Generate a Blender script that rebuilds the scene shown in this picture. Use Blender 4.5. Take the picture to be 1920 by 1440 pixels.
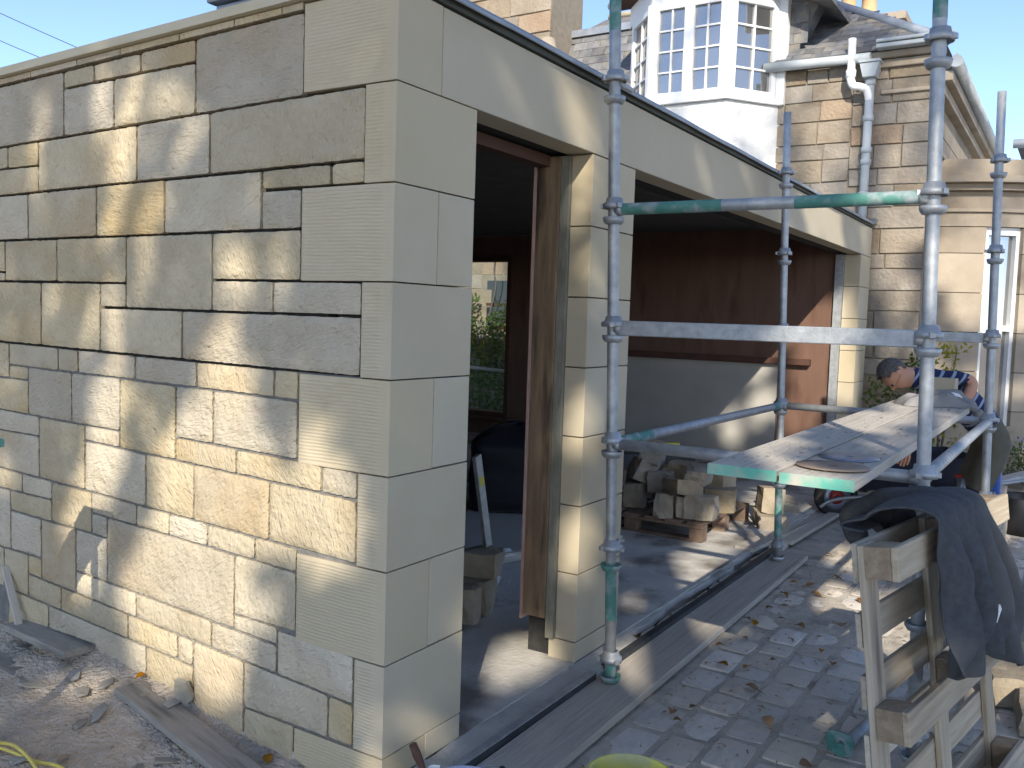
import bpy, bmesh, math, random
from mathutils import Vector, Matrix, noise
R = math.radians
rnd = random.Random(11)
sc = bpy.context.scene
col = sc.collection
for o in list(bpy.data.objects):
    bpy.data.objects.remove(o)

# ---------------------------------------------------------------- camera
cam_d = bpy.data.cameras.new('camera')
cam = bpy.data.objects.new('camera', cam_d)
col.objects.link(cam)
AZ, PT, RO = 0.5618036, 0.0731441, 0.0322869
dv = Vector((math.cos(AZ)*math.cos(PT), math.sin(AZ)*math.cos(PT), -math.sin(PT)))
rv = Vector((math.sin(AZ), -math.cos(AZ), 0))
uv_ = rv.cross(dv)
r2 = rv*math.cos(RO) + uv_*math.sin(RO)
u2 = -rv*math.sin(RO) + uv_*math.cos(RO)
m = Matrix((r2, u2, -dv)).transposed().to_4x4()
m.translation = Vector((-2.2254, -1.8617, 1.4723))
cam.matrix_world = m
cam_d.sensor_width = 36
cam_d.lens = 36*1684.85/1920
cam_d.clip_start = .05
cam_d.clip_end = 3000
sc.camera = cam

# ---------------------------------------------------------------- light
SUN_AZ, SUN_EL = R(27), R(30)          # direction the light travels in plan, height of the sun
sdir = Vector((math.cos(SUN_AZ)*math.cos(SUN_EL), math.sin(SUN_AZ)*math.cos(SUN_EL), -math.sin(SUN_EL)))
w = bpy.data.worlds.new('World')
sc.world = w
w.use_nodes = True
wn = w.node_tree
bg = wn.nodes['Background']
sky = wn.nodes.new('ShaderNodeTexSky')
sky.sky_type = 'NISHITA'
sky.sun_disc = False
sky.sun_elevation = SUN_EL
sky.sun_rotation = R(243)
sky.altitude = 50
sky.air_density = .5
sky.dust_density = .3
sky.ozone_density = 1.0
wn.links.new(sky.outputs[0], bg.inputs[0])
bg.inputs[1].default_value = .15
sl = bpy.data.lights.new('sun', 'SUN')
sl.energy = 2.9
sl.angle = R(.53)
sl.color = (1, .92, .79)
sun = bpy.data.objects.new('sun', sl)
col.objects.link(sun)
sun.rotation_euler = sdir.to_track_quat('-Z', 'Y').to_euler()
sun.location = (-10, -5, 12)
sc.view_settings.view_transform = 'Standard'
sc.view_settings.look = 'None'
sc.view_settings.exposure = 1.3
sc.view_settings.gamma = 1

# ---------------------------------------------------------------- helpers
def link(o):
    col.objects.link(o)
    return o

class MB:
    def __init__(s):
        s.v = []; s.f = []; s.sm = []; s.mi = []
        s.cur = 0
    def add(s, vs, fs, smooth=False):
        b = len(s.v)
        s.v += [tuple(p) for p in vs]
        s.f += [tuple(i+b for i in f) for f in fs]
        s.sm += [smooth]*len(fs)
        s.mi += [s.cur]*len(fs)
        return s
    def box(s, x0, x1, y0, y1, z0, z1, M=None):
        vs = [Vector((x, y, z)) for x in (x0, x1) for y in (y0, y1) for z in (z0, z1)]
        if M: vs = [M @ p for p in vs]
        return s.add(vs, [(0,1,3,2),(4,6,7,5),(0,4,5,1),(2,3,7,6),(0,2,6,4),(1,5,7,3)])
    def prism(s, pts, axis, a, b):
        # pts: 2D polygon, extruded along axis from a to b
        def mk(p, t):
            if axis == 0: return (t, p[0], p[1])
            if axis == 1: return (p[0], t, p[1])
            return (p[0], p[1], t)
        n = len(pts)
        vs = [mk(p, a) for p in pts] + [mk(p, b) for p in pts]
        fs = [tuple(range(n))[::-1], tuple(range(n, 2*n))]
        fs += [(i, (i+1) % n, n+(i+1) % n, n+i) for i in range(n)]
        return s.add(vs, fs)
    def tube(s, pts, r, n=12, cap=True, smooth=True):
        pts = [Vector(p) for p in pts]
        rs = r if isinstance(r, (list, tuple)) else [r]*len(pts)
        vs = []; fs = []
        up = None
        for i, p in enumerate(pts):
            t = (pts[min(i+1, len(pts)-1)] - pts[max(i-1, 0)])
            if t.length < 1e-9: t = Vector((0, 0, 1))
            t.normalize()
            if up is None:
                up = Vector((0, 0, 1)) if abs(t.z) < .9 else Vector((1, 0, 0))
            a = t.cross(up)
            if a.length < 1e-6: a = t.cross(Vector((0, 1, 0)))
            a.normalize()
            b = a.cross(t); up = b
            for k in range(n):
                c = math.cos(2*math.pi*k/n)*rs[i]; q = math.sin(2*math.pi*k/n)*rs[i]
                vs.append(p + a*c + b*q)
        for i in range(len(pts)-1):
            for k in range(n):
                fs.append((i*n+k, i*n+(k+1) % n, (i+1)*n+(k+1) % n, (i+1)*n+k))
        s.add(vs, fs, smooth)
        if cap:
            base = len(s.v) - len(vs)
            s.f.append(tuple(base+k for k in range(n))[::-1]); s.sm.append(False); s.mi.append(s.cur)
            e = base + (len(pts)-1)*n
            s.f.append(tuple(e+k for k in range(n))); s.sm.append(False); s.mi.append(s.cur)
        return s
    def lathe(s, prof, c=(0, 0, 0), n=24, M=None, smooth=True):
        vs = []
        for r_, z in prof:
            for k in range(n):
                p = Vector((r_*math.cos(2*math.pi*k/n), r_*math.sin(2*math.pi*k/n), z))
                if M: p = M @ p
                vs.append(p + Vector(c))
        fs = []
        for i in range(len(prof)-1):
            for k in range(n):
                fs.append((i*n+k, i*n+(k+1) % n, (i+1)*n+(k+1) % n, (i+1)*n+k))
        return s.add(vs, fs, smooth)
    def mesh(s, name, mats):
        me = bpy.data.meshes.new(name)
        me.from_pydata(s.v, [], s.f)
        for p, q, i in zip(me.polygons, s.sm, s.mi):
            p.use_smooth = q; p.material_index = i
        for mm in (mats if isinstance(mats, (list, tuple)) else [mats]):
            me.materials.append(mm)
        bm = bmesh.new(); bm.from_mesh(me)
        bmesh.ops.recalc_face_normals(bm, faces=bm.faces)
        bm.to_mesh(me); bm.free()
        return me
    def build(s, name, mats, parent=None, loc=None, bevel=0, rot=None):
        o = bpy.data.objects.new(name, s.mesh(name, mats))
        link(o)
        if parent: o.parent = parent
        if loc is not None: o.location = loc
        if rot is not None: o.rotation_euler = rot
        if bevel:
            b = o.modifiers.new('bevel', 'BEVEL')
            b.width = bevel; b.segments = 2; b.limit_method = 'ANGLE'; b.angle_limit = R(50)
        return o

def tag(o, label, cat, group=None):
    o['label'] = label; o['category'] = cat
    if group: o['group'] = group
    return o
def struct(o):
    o['kind'] = 'structure'
    return o
def stuff(o):
    o['kind'] = 'stuff'
    return o
def empty(name, loc=(0, 0, 0), rz=0):
    o = bpy.data.objects.new(name, None)
    o.empty_display_size = .1
    o.location = loc; o.rotation_euler = (0, 0, rz)
    return link(o)
def inst(name, me, parent=None, loc=(0, 0, 0), rot=(0, 0, 0), scale=None):
    o = bpy.data.objects.new(name, me)
    o.location = loc; o.rotation_euler = rot
    if scale: o.scale = scale
    if parent: o.parent = parent
    return link(o)
def nz(x, y, z, s=1.0):
    return noise.noise(Vector((x*s, y*s, z*s)))
def fbm(x, y, z, s, o=3):
    t = 0; a = 1
    for i in range(o):
        t += a*noise.noise(Vector((x*s, y*s, z*s))); s *= 2.1; a *= .5
    return t

# ---------------------------------------------------------------- materials
MATS = {}
def mat(name, c1, c2=None, rough=.85, scale=6, rnd_v=0, rnd_h=0, bump=0, bscale=60, metal=0, stretch=(1, 1, 1),
        c3=None, c3_at=.75, c3_scale=2, detail=5, spec=.3, bdist=.01, world=False, bstretch=None, rng=(.3, .7)):
    mt = bpy.data.materials.new(name); mt.use_nodes = True
    nt = mt.node_tree; N = nt.nodes; L = nt.links
    p = N['Principled BSDF']
    p.inputs['Roughness'].default_value = rough
    p.inputs['Metallic'].default_value = metal
    p.inputs['Specular IOR Level'].default_value = spec
    oi = N.new('ShaderNodeObjectInfo')
    if world:
        src = N.new('ShaderNodeNewGeometry').outputs['Position']
    else:
        tc = N.new('ShaderNodeTexCoord').outputs['Object']
        ad = N.new('ShaderNodeVectorMath'); ad.operation = 'ADD'
        mu = N.new('ShaderNodeVectorMath'); mu.operation = 'SCALE'
        cx = N.new('ShaderNodeCombineXYZ')
        for i in range(3): L.new(oi.outputs['Random'], cx.inputs[i])
        L.new(cx.outputs[0], mu.inputs[0]); mu.inputs['Scale'].default_value = 57
        L.new(tc, ad.inputs[0]); L.new(mu.outputs[0], ad.inputs[1])
        src = ad.outputs[0]
    mp = N.new('ShaderNodeMapping'); mp.inputs['Scale'].default_value = stretch
    L.new(src, mp.inputs[0])
    t = N.new('ShaderNodeTexNoise'); t.inputs['Scale'].default_value = scale; t.inputs['Detail'].default_value = detail
    t.inputs['Roughness'].default_value = .62
    L.new(mp.outputs[0], t.inputs['Vector'])
    cr = N.new('ShaderNodeValToRGB')
    cr.color_ramp.elements[0].position = rng[0]; cr.color_ramp.elements[1].position = rng[1]
    c2 = c2 or c1
    cr.color_ramp.elements[0].color = (*c1, 1); cr.color_ramp.elements[1].color = (*c2, 1)
    L.new(t.outputs['Fac'], cr.inputs[0])
    out = cr.outputs[0]
    if c3:
        t3 = N.new('ShaderNodeTexNoise'); t3.inputs['Scale'].default_value = c3_scale; t3.inputs['Detail'].default_value = 4
        L.new(mp.outputs[0], t3.inputs['Vector'])
        r3 = N.new('ShaderNodeValToRGB')
        r3.color_ramp.elements[0].position = c3_at-.12; r3.color_ramp.elements[1].position = c3_at+.06
        L.new(t3.outputs['Fac'], r3.inputs[0])
        mx = N.new('ShaderNodeMix'); mx.data_type = 'RGBA'
        L.new(r3.outputs[0], mx.inputs[0]); L.new(out, mx.inputs[6]); mx.inputs[7].default_value = (*c3, 1)
        out = mx.outputs[2]
    if rnd_v or rnd_h:
        hs = N.new('ShaderNodeHueSaturation')
        m1 = N.new('ShaderNodeMapRange'); m1.inputs[3].default_value = 1-rnd_v; m1.inputs[4].default_value = 1+rnd_v
        L.new(oi.outputs['Random'], m1.inputs[0]); L.new(m1.outputs[0], hs.inputs['Value'])
        wn_ = N.new('ShaderNodeTexWhiteNoise'); wn_.noise_dimensions = '1D'; L.new(oi.outputs['Random'], wn_.inputs['W'])
        m2 = N.new('ShaderNodeMapRange'); m2.inputs[3].default_value = 1-rnd_h; m2.inputs[4].default_value = 1+rnd_h
        L.new(wn_.outputs['Value'], m2.inputs[0]); L.new(m2.outputs[0], hs.inputs['Saturation'])
        L.new(out, hs.inputs['Color']); out = hs.outputs[0]
    L.new(out, p.inputs['Base Color'])
    if bump:
        tb = N.new('ShaderNodeTexNoise'); tb.inputs['Scale'].default_value = bscale; tb.inputs['Detail'].default_value = 5
        if bstretch:
            mb = N.new('ShaderNodeMapping'); mb.inputs['Scale'].default_value = bstretch
            L.new(src, mb.inputs[0]); L.new(mb.outputs[0], tb.inputs['Vector'])
        else:
            L.new(mp.outputs[0], tb.inputs['Vector'])
        bp = N.new('ShaderNodeBump'); bp.inputs['Strength'].default_value = bump; bp.inputs['Distance'].default_value = bdist
        L.new(tb.outputs['Fac'], bp.inputs['Height']); L.new(bp.outputs[0], p.inputs['Normal'])
    MATS[name] = mt
    return mt

M_rough = mat('rough_sandstone', (.40, .335, .225), (.505, .43, .305), rough=.95, scale=4, rnd_v=.13, rnd_h=.20, bump=1.0, bscale=42,
              c3=(.43, .335, .205), c3_at=.66, c3_scale=2.2, bdist=.012, spec=.15)
M_ochre = mat('ochre_sandstone', (.40, .305, .18), (.48, .40, .28), rough=.95, scale=4, rnd_v=.08, bump=.7, bscale=55, bdist=.012, spec=.15)
M_ashlar = mat('smooth_sandstone', (.46, .39, .27), (.50, .43, .31), rough=.9, scale=2.2, rnd_v=.035, rnd_h=.1, bump=.12, bscale=180,
               c3=(.45, .375, .25), c3_at=.70, c3_scale=1.4, spec=.2, bdist=.004)
M_mortar = mat('lime_mortar', (.13, .128, .118), (.22, .212, .195), rough=1, scale=18, bump=.5, bscale=140, world=True)
M_dark = mat('cavity_shade', (.022, .022, .022), (.04, .038, .035), rough=1, scale=20)  # near-black colour stands for the unlit depth of open joints
M_cream = mat('cream_board', (.48, .42, .29), (.56, .50, .37), scale=3, stretch=(1, 1, 8), rough=.8)
M_rubber = mat('shade_toned_membrane', (.05, .055, .045), (.085, .085, .065), scale=5, rough=.7)  # dark olive tone includes the shaded underside of the roof edge
M_lead = mat('lead_flashing', (.22, .25, .28), (.36, .39, .43), scale=5, rough=.5, metal=.4, bump=.3, bscale=12)
M_conc = mat('concrete', (.36, .345, .31), (.50, .48, .44), scale=3.5, rough=.95, bump=.5, bscale=50, c3=(.16, .16, .15), c3_at=.68, c3_scale=2.3, spec=.12)
M_dust = mat('dusty_slab', (.45, .425, .385), (.58, .55, .50), scale=4, rough=1, spec=.12, bump=.5, bscale=45, c3=(.22, .195, .165), c3_at=.62, c3_scale=3)
M_sett = mat('granite_sett', (.51, .465, .405), (.61, .56, .495), scale=6, rough=1, rnd_v=.17, rnd_h=.3, bump=.35, bscale=60, c3=(.62, .55, .46), c3_at=.50, c3_scale=3.4, spec=.12)
M_sand = mat('sandy_joint', (.42, .375, .31), (.58, .52, .435), scale=14, rough=1, bump=.8, bscale=90, world=True, c3=(.27, .24, .20), c3_at=.68, c3_scale=5, spec=.1)
M_soil = mat('grey_soil', (.43, .36, .28), (.58, .49, .39), scale=5, rough=1, bump=1.0, bscale=55, c3=(.34, .31, .27), c3_at=.66, c3_scale=3, bdist=.03, detail=8, spec=.1)
M_galv = mat('galvanised_steel', (.29, .305, .315), (.45, .465, .475), scale=22, rough=.55, metal=.55, rnd_v=.08, bump=.12, bscale=120, spec=.5)
M_green = mat('green_paint', (.06, .19, .155), (.10, .25, .21), scale=12, rough=.7, c3=(.30, .33, .34), c3_at=.58, c3_scale=14, bump=.1)
M_wood = mat('weathered_board', (.40, .355, .295), (.53, .48, .41), scale=5, stretch=(.5, 14, 14), rough=.9, rnd_v=.1, c3=(.30, .26, .2), c3_at=.70, c3_scale=1.6, bump=.35, bscale=16)
M_pallet_b = mat('pallet_block_timber', (.22, .16, .105), (.34, .26, .175), scale=30, rough=.95, rnd_v=.1, bump=.6, bscale=70)
M_pallet_z = mat('pallet_upright_timber', (.36, .29, .205), (.50, .425, .325), scale=5, stretch=(9, 9, .6), rough=.9, rnd_v=.13, rnd_h=.15, bump=.5, bscale=9, c3=(.20, .16, .12), c3_at=.68, c3_scale=2)
M_pallet = mat('pallet_timber', (.36, .29, .205), (.50, .425, .325), scale=5, stretch=(.6, 9, 9), rough=.9, rnd_v=.13, rnd_h=.15, bump=.5, bscale=9, c3=(.20, .16, .12), c3_at=.68, c3_scale=2)
M_pallet_d = mat('dark_pallet_timber', (.15, .10, .07), (.25, .18, .13), scale=6, rough=.9, rnd_v=.15, bump=.4, bscale=40)
M_frame = mat('stained_timber', (.15, .10, .06), (.29, .20, .12), scale=4, stretch=(6, 6, .7), rough=.75, bump=.3, bscale=18, c3=(.05, .035, .025), c3_at=.64, c3_scale=3)
M_ply = mat('brown_board_lining', (.135, .076, .052), (.17, .098, .07), scale=3, stretch=(3, 3, .6), rough=.7, c3=(.10, .045, .03), c3_at=.7)
M_rail = mat('dark_timber_rail', (.07, .035, .025), (.10, .05, .035), scale=6, rough=.7)
M_plaster = mat('grey_plasterboard', (.36, .34, .30), (.44, .42, .38), scale=2, rough=.9)
M_inner = mat('unlit_block_lining', (.085, .083, .08), (.115, .112, .108), scale=4, rough=.95)  # interior gloom put into the colour, darkened to cut bounce
M_black = mat('black_plastic', (.012, .013, .016), (.02, .021, .025), scale=4, rough=.5, bump=.25, bscale=7, spec=.4)
M_white = mat('white_paint', (.74, .75, .74), (.80, .80, .79), scale=3, rough=.6)
M_render = mat('white_roughcast', (.66, .66, .64), (.76, .76, .74), scale=5, rough=.95, bump=.8, bscale=90)
M_slate = mat('roof_slate', (.10, .105, .115), (.20, .195, .19), scale=8, rough=.75, rnd_v=.28, rnd_h=.35, bump=.3, bscale=40, c3=(.24, .21, .16), c3_at=.66, c3_scale=5)
M_hstone = mat('old_sandstone', (.205, .17, .13), (.31, .265, .205), scale=3.5, rough=.95, rnd_v=.16, rnd_h=.3, bump=.7, bscale=30, c3=(.20, .155, .11), c3_at=.66, c3_scale=2.6, bdist=.02)
M_horange = mat('orange_old_sandstone', (.28, .20, .135), (.34, .265, .19), scale=3.5, rough=.95, rnd_v=.1, bump=.8, bscale=30, bdist=.02)
M_hashlar = mat('old_ashlar', (.29, .24, .18), (.37, .315, .245), scale=2.5, rough=.95, rnd_v=.1, bump=.3, bscale=40, c3=(.24, .19, .14), c3_at=.66, c3_scale=2)
M_hmort = mat('old_mortar', (.21, .18, .14), (.29, .25, .195), scale=12, rough=1)
M_pot = mat('terracotta_pot', (.50, .33, .17), (.60, .43, .25), scale=6, rough=.85)
M_pipe = mat('grey_painted_pipe', (.36, .40, .42), (.46, .49, .50), scale=6, rough=.6)
M_litter = mat('leaf_litter_brown', (.20, .13, .07), (.34, .25, .15), scale=30, rough=1, world=True)
M_leafg = mat('garden_leaf', (.035, .075, .02), (.09, .14, .035), scale=3, rough=.6, rnd_v=.25, rnd_h=.2, world=True)
M_leafy = mat('yellowing_leaf', (.16, .17, .03), (.25, .24, .06), scale=3, rough=.6, world=True)
M_bark = mat('grey_bark', (.10, .085, .065), (.17, .145, .115), scale=6, stretch=(4, 4, .7), rough=.95, bump=.8, bscale=14)
M_autumn = mat('autumn_leaf', (.20, .09, .025), (.36, .20, .06), scale=9, rough=.75, rnd_v=.35, rnd_h=.3)
M_stonec = mat('stone_offcut', (.26, .215, .155), (.375, .32, .24), scale=7, rough=.95, rnd_v=.16, rnd_h=.25, bump=.6, bscale=45)
M_fleece = mat('charcoal_fleece', (.05, .052, .056), (.078, .08, .085), scale=40, rough=1, bump=.4, bscale=220, c3=(.115, .112, .11), c3_at=.60, c3_scale=2.2)
M_towel = mat('grey_cloth', (.19, .185, .18), (.27, .26, .25), scale=10, rough=1, bump=.4, bscale=120)
M_tyre = mat('black_rubber', (.025, .025, .025), (.045, .043, .04), scale=15, rough=.9)
M_red = mat('red_paint', (.30, .03, .025), (.38, .05, .04), scale=6, rough=.45)
M_blue = mat('blue_plastic', (.03, .09, .35), (.04, .12, .42), scale=6, rough=.45)
M_yellow = mat('yellow_plastic', (.58, .52, .07), (.66, .6, .12), scale=6, rough=.5, c3=(.4, .38, .2), c3_at=.68, c3_scale=5)
M_lilac = mat('pale_lilac_plastic', (.36, .36, .46), (.44, .44, .52), scale=6, rough=.5)
M_disc = mat('worn_disc', (.22, .165, .125), (.29, .225, .175), scale=20, rough=.7)
M_steel = mat('grey_steel', (.20, .23, .29), (.28, .31, .37), scale=12, rough=.4, metal=.6)
M_skin = mat('skin', (.44, .22, .14), (.52, .28, .18), scale=9, rough=.6)
M_hair = mat('greying_hair', (.035, .032, .03), (.15, .14, .13), scale=60, stretch=(1, 1, 3), rough=.8, bump=.5, bscale=90)
M_khaki = mat('khaki_cloth', (.085, .08, .06), (.12, .11, .085), scale=8, rough=1)
M_navy = mat('dark_cloth', (.015, .016, .025), (.025, .026, .035), scale=8, rough=1)
M_cable = mat('yellow_cable', (.60, .48, .10), (.66, .55, .16), scale=4, rough=.5)
M_paper = mat('white_paper', (.74, .74, .72), scale=3, rough=.8)
M_purple = mat('lavender_flower', (.06, .05, .35), (.12, .10, .5), scale=3, rough=.8)

# directional pick marks, a different angle on every stone
for M_ in (M_rough, M_ochre):
    nt = M_.node_tree; N = nt.nodes; L = nt.links
    bp = next(n for n in N if n.type == 'BUMP'); oi = next(n for n in N if n.type == 'OBJECT_INFO')
    tc = N.new('ShaderNodeTexCoord'); vr = N.new('ShaderNodeVectorRotate'); vr.rotation_type = 'X_AXIS'
    wn_ = N.new('ShaderNodeTexWhiteNoise'); wn_.noise_dimensions = '1D'; L.new(oi.outputs['Random'], wn_.inputs['W'])
    mu = N.new('ShaderNodeMath'); mu.operation = 'MULTIPLY'; mu.inputs[1].default_value = 3.1; L.new(wn_.outputs['Value'], mu.inputs[0])
    L.new(tc.outputs['Object'], vr.inputs['Vector']); L.new(mu.outputs[0], vr.inputs['Angle'])
    mp = N.new('ShaderNodeMapping'); mp.inputs['Scale'].default_value = (1, .3, 1.2); L.new(vr.outputs[0], mp.inputs[0])
    tn = N.new('ShaderNodeTexNoise'); tn.inputs['Scale'].default_value = 95; tn.inputs['Detail'].default_value = 2; L.new(mp.outputs[0], tn.inputs['Vector'])
    b2_ = N.new('ShaderNodeBump'); b2_.inputs['Strength'].default_value = .8; b2_.inputs['Distance'].default_value = .009
    L.new(tn.outputs['Fac'], b2_.inputs['Height']); L.new(bp.outputs[0], b2_.inputs['Normal']); L.new(b2_.outputs[0], N['Principled BSDF'].inputs['Normal'])

for M_ in (M_leafg, M_leafy):
    nt = M_.node_tree; N = nt.nodes; L = nt.links
    pr = N['Principled BSDF']; src = pr.inputs['Base Color'].links[0].from_socket
    tl_ = N.new('ShaderNodeBsdfTranslucent'); mc = N.new('ShaderNodeMix'); mc.data_type = 'RGBA'; mc.blend_type = 'MULTIPLY'; mc.inputs[0].default_value = 1
    L.new(src, mc.inputs[6]); mc.inputs[7].default_value = (2.4, 2.2, 1.4, 1); L.new(mc.outputs[2], tl_.inputs[0])
    ms = N.new('ShaderNodeMixShader'); ms.inputs[0].default_value = .5
    L.new(pr.outputs[0], ms.inputs[1]); L.new(tl_.outputs[0], ms.inputs[2]); L.new(ms.outputs[0], N['Material Output'].inputs[0])

def glass(name, base, refl):
    mt = bpy.data.materials.new(name); mt.use_nodes = True
    nt = mt.node_tree; N = nt.nodes; L = nt.links
    p = N['Principled BSDF']
    p.inputs['Base Color'].default_value = (*base, 1); p.inputs['Roughness'].default_value = .6
    g = N.new('ShaderNodeBsdfGlossy'); g.inputs['Roughness'].default_value = .02
    g.inputs['Color'].default_value = (1, .98, .94, 1)
    mx = N.new('ShaderNodeMixShader'); mx.inputs[0].default_value = refl
    L.new(p.outputs[0], mx.inputs[1]); L.new(g.outputs[0], mx.inputs[2])
    L.new(mx.outputs[0], N['Material Output'].inputs[0])
    return mt
M_glass = glass('window_glass', (.08, .08, .08), .30)
M_dglass = glass('dull_window_glass', (.015, .016, .018), .04)

def striped():
    mt = bpy.data.materials.new('striped_jersey'); mt.use_nodes = True
    nt = mt.node_tree; N = nt.nodes; L = nt.links
    p = N['Principled BSDF']; p.inputs['Roughness'].default_value = 1
    tc = N.new('ShaderNodeTexCoord'); mp = N.new('ShaderNodeMapping')
    mp.inputs['Rotation'].default_value = (0, 0, 0)
    L.new(tc.outputs['UV'], mp.inputs[0])
    at = N.new('ShaderNodeAttribute'); at.attribute_name = 'along'
    mu = N.new('ShaderNodeMath'); mu.operation = 'MULTIPLY'; mu.inputs[1].default_value = 19
    L.new(at.outputs['Fac'], mu.inputs[0])
    fr = N.new('ShaderNodeMath'); fr.operation = 'FRACT'; L.new(mu.outputs[0], fr.inputs[0])
    gt = N.new('ShaderNodeMath'); gt.operation = 'GREATER_THAN'; gt.inputs[1].default_value = .72
    L.new(fr.outputs[0], gt.inputs[0])
    mx = N.new('ShaderNodeMix'); mx.data_type = 'RGBA'
    mx.inputs[6].default_value = (.018, .025, .075, 1); mx.inputs[7].default_value = (.26, .32, .42, 1)
    L.new(gt.outputs[0], mx.inputs[0]); L.new(mx.outputs[2], p.inputs['Base Color'])
    return mt
M_stripe = striped()
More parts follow.
